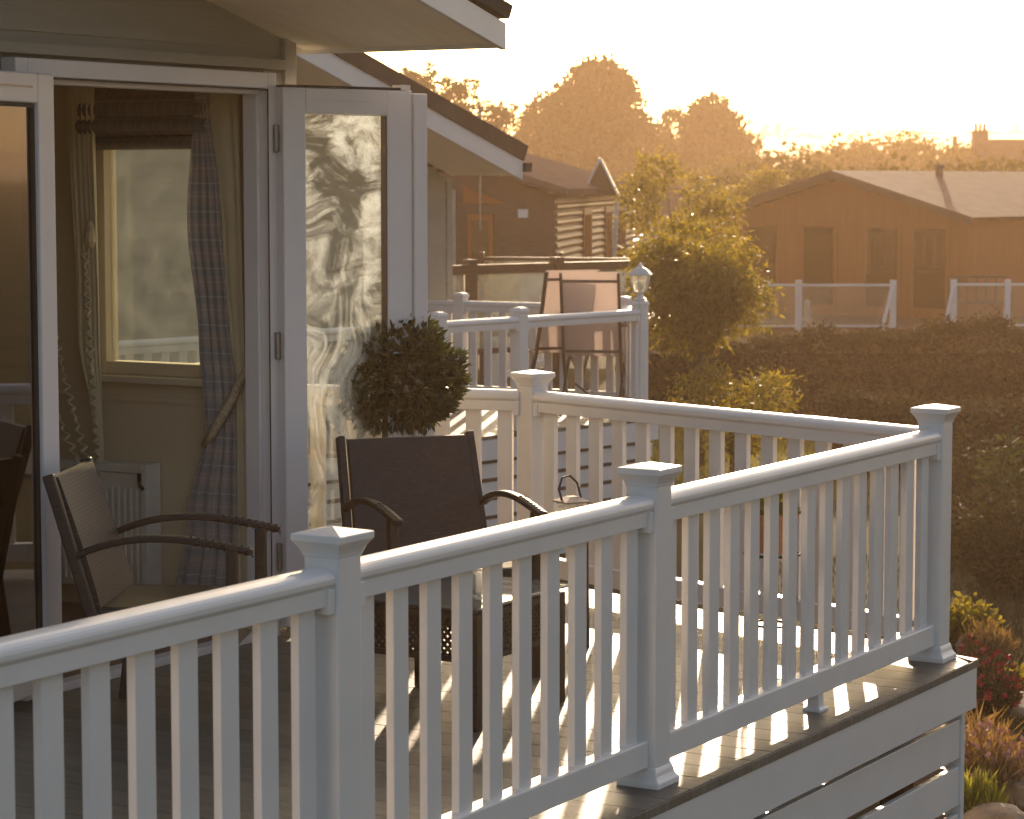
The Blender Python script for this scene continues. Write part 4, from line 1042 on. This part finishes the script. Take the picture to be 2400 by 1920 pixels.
# fill wood (each a thing): low trees in the middle distance
fw = [(1250, 372, 150), (1330, 392, 140), (1440, 398, 160), (1530, 392, 150), (1620, 380, 165), (1700, 372, 170), (1770, 338, 175), (1850, 328, 160), (1920, 326, 210), (1995, 318, 200), (2070, 300, 215), (2125, 302, 230), (2180, 322, 200), (2240, 345, 190), (1790, 372, 120), (1880, 366, 110), (1960, 372, 118), (2060, 368, 112), (2150, 372, 115), (2250, 380, 108), (2340, 352, 120), (2420, 350, 118)]
protos = []
for i, (px, ytop, Y) in enumerate(fw):
    row = 'front' if Y < 125 else 'back'; Y = Y*.62; X, z = atY(px, ytop, Y); g = G0(Y)-.4; hgt = z-g
    where = ('behind the golden garden trees', 'just under the right hand dome', 'above the left slope of the brown cabin', 'behind the brown cabin ridge', 'beside the far farmhouse')[min(4, int((px-1240)/240))]
    lab = '%s hazy tree %s, %s row' % (('rounded', 'broad', 'low', 'pale', 'bushy', 'blurred', 'small', 'dense')[i % 8], where, row)
    lat = max(.62*hgt, 48*Y/F)
    if len(protos) < 4:
        rr2 = random.Random(40+i)
        bb = [(0, 0, .9, .78)] + [(rr2.uniform(-.7, .7), rr2.uniform(-.5, .5), .75+rr2.uniform(-.35, .55), rr2.uniform(.38, .55)) for _ in range(9)]
        T = tree('hazy_tree', lab, (X, Y, g), bb, 6500, .075, .055, LEAFFAR, .08, seed=60+i, group='hazy trees in the middle distance', jitter=.25)
        protos.append(T)
    else:
        T = copy_tree(protos[i % 4]); T.rotation_euler = (0, 0, rn.uniform(0, 6))
    T.location = (X, Y, g); T['label'] = lab; T.scale = (lat, lat, hgt/1.78)
# golden garden trees
X = atY(1640, 800, 27)[0]
rt = random.Random(9)
bl_ = [(-.12, 0, 1.9, .46), (.28, 0, 1.85, .36), (-.1, .1, 2.2, .3)] + [(rt.uniform(-.5, .62), rt.uniform(-.4, .4), 1.9+rt.uniform(-.42, .4), rt.uniform(.2, .3)) for _ in range(16)] + [(-.35, 0, 2.45, .18), (-.1, 0, 2.6, .16), (.35, 0, 2.35, .2)]
tree('garden_tree', 'dense golden lit garden tree right of the lantern post', (X, 27, -1.2), bl_, 14000, .085, .026, LEAFGOLD, .05, seed=5, droop=.5, jitter=.75, cat='tree')
X = atY(1640, 450, 37)[0]
bl_ = [(rt.uniform(-.75, .75), rt.uniform(-.4, .4), rt.uniform(1.7, 3.3), rt.uniform(.22, .36)) for _ in range(16)]
tree('garden_tree', 'taller sparse yellow green garden tree behind the dense golden one', (X-.15, 37, -1.3), bl_, 6000, .10, .03, LEAFGOLD, .04, seed=6, droop=.3, jitter=.6)
X = atY(1775, 430, 62)[0]
bl_ = [(rt.uniform(-.45, .4), rt.uniform(-.4, .4), rt.uniform(2.2, 3.3), rt.uniform(.2, .32)) for _ in range(11)]
tree('garden_tree', 'small yellow green tree standing left of the brown cabin roof', (X, 62, -1.5), bl_, 4200, .09, .035, LEAFGOLD, .04, seed=7, jitter=.6).scale = (1.5, 1.5, 1.08)
X = atY(1740, 850, 25.5)[0]
bl_ = [(rt.uniform(-.45, .45), rt.uniform(-.3, .3), rt.uniform(.5, 1.15), rt.uniform(.2, .28)) for _ in range(9)]
tree('low_bush', 'low golden edged bush under the dense garden tree', (X-.1, 25.5, -1.17), bl_, 4200, .07, .022, LEAFGOLD, .03, seed=8, jitter=.6, cat='bush')
# hedges
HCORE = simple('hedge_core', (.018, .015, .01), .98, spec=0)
def hedge(label, x0, y0, z0, length, hgt, dep, n, seed):
    rt = random.Random(seed)
    hd = thing('hedge', label, 'hedge', (x0, y0, z0), 0); m = MB()
    for i in range(n):
        x = rt.uniform(0, length); t_ = rt.random()
        hz_ = hgt*(1 + .10*sin(x*1.1+seed)+.07*sin(x*2.9+1)+.04*sin(x*8.3))
        if t_ < .5: zz = rt.uniform(0, hz_); p = Vector((x, .5*(zz/hz_)**3+rt.gauss(0, .09)+.10*sin(x*3.3+zz*2)+.06*sin(x*9+zz*5), zz))
        else:
            k = rt.random(); p = Vector((x, .3+k*(dep-.3), hz_*(1-.12*k)+rt.gauss(0, .05) + (.10*rt.random()**4)))
        o_ = Vector((rt.gauss(0, .6), -.6+rt.gauss(0, .5), rt.gauss(0, .5)+.2)).normalized()
        u = o_.cross(Vector((rt.gauss(0, 1), rt.gauss(0, 1), 1))).normalized(); m.leaf(p, o_, u, rt.uniform(.04, .085), .04)
    m.build('foliage', LEAFHEDGE, hd, fix=False)
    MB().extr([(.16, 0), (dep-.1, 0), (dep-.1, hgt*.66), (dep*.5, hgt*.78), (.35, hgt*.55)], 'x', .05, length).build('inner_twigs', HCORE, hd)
hedge('long dark hedge below the brown cabin deck', 1.6, 33, -1.2, 12, 1.03, 1.4, 42000, 3)
hedge('low dark hedge added as shade at the right, in front of the long one', 3.3, 26.2, -1.15, 7, .62, 1.6, 26000, 8)  # added hedge; its dark mass stands in for shaded ground
# garden plants at the right edge
def clump_plant(name, label, px, Y, h, r, m, n, L, Wd, flowers=None, seed=1, up=.9, cat='shrub'):
    X = atY(px, 1500, Y)[0]; g = gz(X, Y); rr = random.Random(seed)
    T = thing(name, label, cat, (X, Y, g), 0)
    mb = MB(); st = MB(); nf = 0
    for i in range(n):
        a = rr.uniform(0, 2*pi); q = rr.random()**.5*r; b = rr.random()
        top = h*(1-.45*(q/r)**2)*rr.uniform(.5, 1.05)
        p = Vector((q*cos(a)*(.5+.5*b), q*sin(a)*(.5+.5*b), top*b))
        d = Vector((cos(a)*(1-up)+rr.gauss(0, .35), sin(a)*(1-up)+rr.gauss(0, .35), up+rr.gauss(0, .3))).normalized()
        u = d.cross(Vector((rr.gauss(0, 1), rr.gauss(0, 1), rr.gauss(0, .4)))).normalized()
        l = L*rr.uniform(.6, 1.3); mb.leaf(p, d, u, l, Wd)
        if i % 18 == 0: st.tube([(0, 0, 0), tuple(p*.6), tuple(p)], .004, 4)
        if flowers and b > .72 and rr.random() < flowers[1]:
            fl = MB()
            for k in range(6):
                dd = Vector((rr.gauss(0, 1), rr.gauss(0, 1), rr.gauss(0, 1))).normalized(); fl.leaf(p+d*l, dd, dd.cross(Vector((rr.random(), 1, rr.random()))).normalized(), .03, .02)
            if nf < 95: fl.build('flower', flowers[0], T, fix=False); nf += 1
    mb.build('foliage', m, T, fix=False); st.build('stems', BARK, T, fix=False)
    return T
clump_plant('flowering_shrub', 'dark shrub with bright red flowers right of the deck corner', 2322, 13.9, .36, .17, LEAFHEDGE, 1500, .05, .02, (RED, .16), 1, .5)
clump_plant('flowering_shrub', 'small red flowered plant tucked against the deck corner fascia', 2296, 14.6, .34, .10, LEAFHEDGE, 700, .05, .02, (RED, .12), 2, .5)
clump_plant('heather_clump', 'pale pink flowered heather at the bottom right below the deck skirt', 2312, 12.0, .34, .24, LEAFDRY, 1500, .10, .012, (PINK, .2), 3, .9)
clump_plant('grass_tuft', 'yellow green grassy plant at the very bottom beside the white skirt end', 2268, 11.5, .22, .16, LEAFYG, 1100, .12, .012, None, 4, .9, cat='plant')
clump_plant('golden_bush', 'golden green leafy bush just behind the corner post', 2266, 16.1, .34, .20, LEAFGOLD, 1300, .055, .04, None, 5, .4)
clump_plant('dry_grass_tuft', 'reddish dry grass plume beside the golden bush', 2315, 15.5, .24, .17, LEAFDRY, 1000, .09, .012, None, 6, .85, cat='plant')
clump_plant('leafy_sapling', 'tall dim leafy sapling at the right edge', 2345, 22.0, 1.0, .24, LEAFTREE, 700, .09, .04, None, 7, .3)
clump_plant('weedy_plant', 'dim weedy green plant half way up behind the corner post', 2275, 23.0, .9, .28, LEAFHEDGE, 800, .09, .03, None, 8, .4, cat='plant')
clump_plant('arching_fern', 'arching pale stemmed plant between the red flowers and the heather', 2290, 12.7, .30, .18, LEAFDRY, 420, .14, .01, None, 9, .6, cat='plant')
clump_plant('ground_plant', 'low yellowish plant among the stones at the right edge', 2395, 14.6, .16, .24, LEAFGOLD, 900, .06, .025, None, 10, .4, cat='plant')
clump_plant('dark_shrub', 'broad dark shrub in shade at the right edge above the red flowers', 2400, 18.5, .85, .55, LEAFHEDGE, 5200, .06, .03, None, 12, .3)
clump_plant('dark_shrub', 'dark low shrub just behind the corner post and the golden bush', 2275, 20.0, .55, .45, LEAFHEDGE, 3800, .06, .03, None, 13, .3)
def rock(label, px, Y, rx, rz_h, seed):
    rr = random.Random(seed); X = atY(px, 1700, Y)[0]; import bmesh
    b = bmesh.new(); bmesh.ops.create_icosphere(b, subdivisions=3, radius=1)
    off = [Vector((rr.gauss(0, 1), rr.gauss(0, 1), rr.gauss(0, 1))).normalized() for _ in range(9)]
    for v_ in b.verts:
        d = v_.co.normalized(); k = 1
        for o_ in off:
            dt = d.dot(o_)
            if dt > .72: k = min(k, .74/dt)
        v_.co = Vector((d.x*rx*k*1.25, d.y*rx*k, d.z*rz_h*k)) * (1+rr.uniform(-.02, .02))
    me = bpy.data.meshes.new('garden_rock'); b.to_mesh(me); b.free(); me.materials.append(STONE)
    o = bpy.data.objects.new('garden_rock', me); COL.objects.link(o); o.location = (X, Y, gz(X, Y)+rz_h*.25); o.rotation_euler = (0, 0, rr.uniform(0, 3))
    tag(o, label, 'rock', 'rocks in the garden')
rock('flat brown rock catching light beside the pink heather', 2375, 12.5, .17, .11, 1)
rock('low rock at the bottom right corner', 2345, 11.3, .18, .12, 2)
rock('pale flat stone above the other rocks at the right edge', 2388, 14.0, .22, .10, 3)
rock('small stone behind the red flowered shrub', 2300, 15.8, .15, .12, 4)
rock('dark stone between the two larger rocks at the right edge', 2400, 11.9, .15, .12, 5)
# grass stuff near the right and the lawn strip
def tufts(name, x0, x1, y0, y1, n, h, m, seed):
    rr = random.Random(seed); mb = MB()
    for i in range(n):
        x = rr.uniform(x0, x1); y = rr.uniform(y0, y1); z = gz(x, y)-.02
        d = Vector((rr.gauss(0, .35), rr.gauss(0, .35), 1)).normalized(); u = d.cross(Vector((rr.gauss(0, 1), rr.gauss(0, 1), 0))).normalized()
        mb.leaf(Vector((x, y, z)), d, u, h*rr.uniform(.5, 1.4), h*.12)
    o = mb.build(name, m, fix=False); o['kind'] = 'stuff'; tag(o, 'rough grass and ground cover', None); 
    return o
tufts('rough_grass', 1.9, 5.0, 10.6, 20, 16000, .09, LEAFHEDGE, 1)
tufts('dry_litter', 1.9, 4.6, 10.6, 17, 12000, .05, LEAFDRY, 4)
tufts('lawn_grass', .8, 4.5, 23.5, 32.5, 14000, .08, LEAFYG, 2)
# far tree line on the hill
mb = MB(); rr = random.Random(77)
for i in range(260):
    x = rr.uniform(-250, 450); y = rr.uniform(850, 940); s_ = rr.uniform(.8, 2.6)*(1 if rr.random() < .9 else 1.9); c = Vector((x, y, gz(x, y)+s_*.1))
    for k in range(14):
        d = Vector((rr.gauss(0, 1), rr.gauss(0, .3), abs(rr.gauss(0, .7)))); p = c+Vector((d.x*s_*1.4, d.y*s_, d.z*s_*.45)); u = Vector((1, 0, 0)); mb.leaf(p, Vector((rr.gauss(0, .4), 0, 1)).normalized(), u, s_*.5, s_*.8)
o = mb.build('far_woods', LEAFFAR, fix=False); o['kind'] = 'stuff'; o['label'] = 'line of far off trees on the hill crest'

# ------------------------------------------------------------------ light
EL, AZ = radians(11.5), radians(6.1)
sd = bpy.data.lights.new('sun', 'SUN'); sd.energy = 4.2; sd.angle = radians(.55); sd.color = (1.0, .77, .54)
so = bpy.data.objects.new('sun', sd); COL.objects.link(so)
dv = Vector((-sin(AZ)*cos(EL), -cos(AZ)*cos(EL), -sin(EL))); so.rotation_euler = dv.to_track_quat('-Z', 'Y').to_euler(); so.location = (5, 30, 12)
wd = bpy.data.worlds.new('World'); S.world = wd; wd.use_nodes = True; nt = wd.node_tree
sk = nt.nodes.new('ShaderNodeTexSky'); sk.sky_type = 'NISHITA'; sk.sun_disc = False; sk.sun_elevation = EL; sk.sun_rotation = AZ
sk.air_density = .8; sk.dust_density = 3.5; sk.ozone_density = .4
bg = nt.nodes['Background']; nt.links.new(sk.outputs[0], bg.inputs['Color']); bg.inputs['Strength'].default_value = .15
# haze
hz = MB(); hz.box(-800, -70, -3.2, 800, 1150, 24); 
hm = bpy.data.materials.new('warm_haze'); hm.use_nodes = True; nt = hm.node_tree; nt.nodes.clear()
out = nt.nodes.new('ShaderNodeOutputMaterial'); pv = nt.nodes.new('ShaderNodeVolumePrincipled')
pv.inputs['Color'].default_value = (1, .68, .42, 1); pv.inputs['Density'].default_value = .0008; pv.inputs['Anisotropy'].default_value = .6
nt.links.new(pv.outputs[0], out.inputs['Volume'])
ho = hz.build('haze', hm); ho['kind'] = 'stuff'
S.cycles.volume_bounces = 1
S.cycles.max_bounces = 8; S.cycles.transparent_max_bounces = 16
S.cycles.use_denoising = True
S.view_settings.view_transform = 'Standard'; S.view_settings.look = 'None'; S.view_settings.gamma = 1.0
S.view_settings.exposure = 0.7
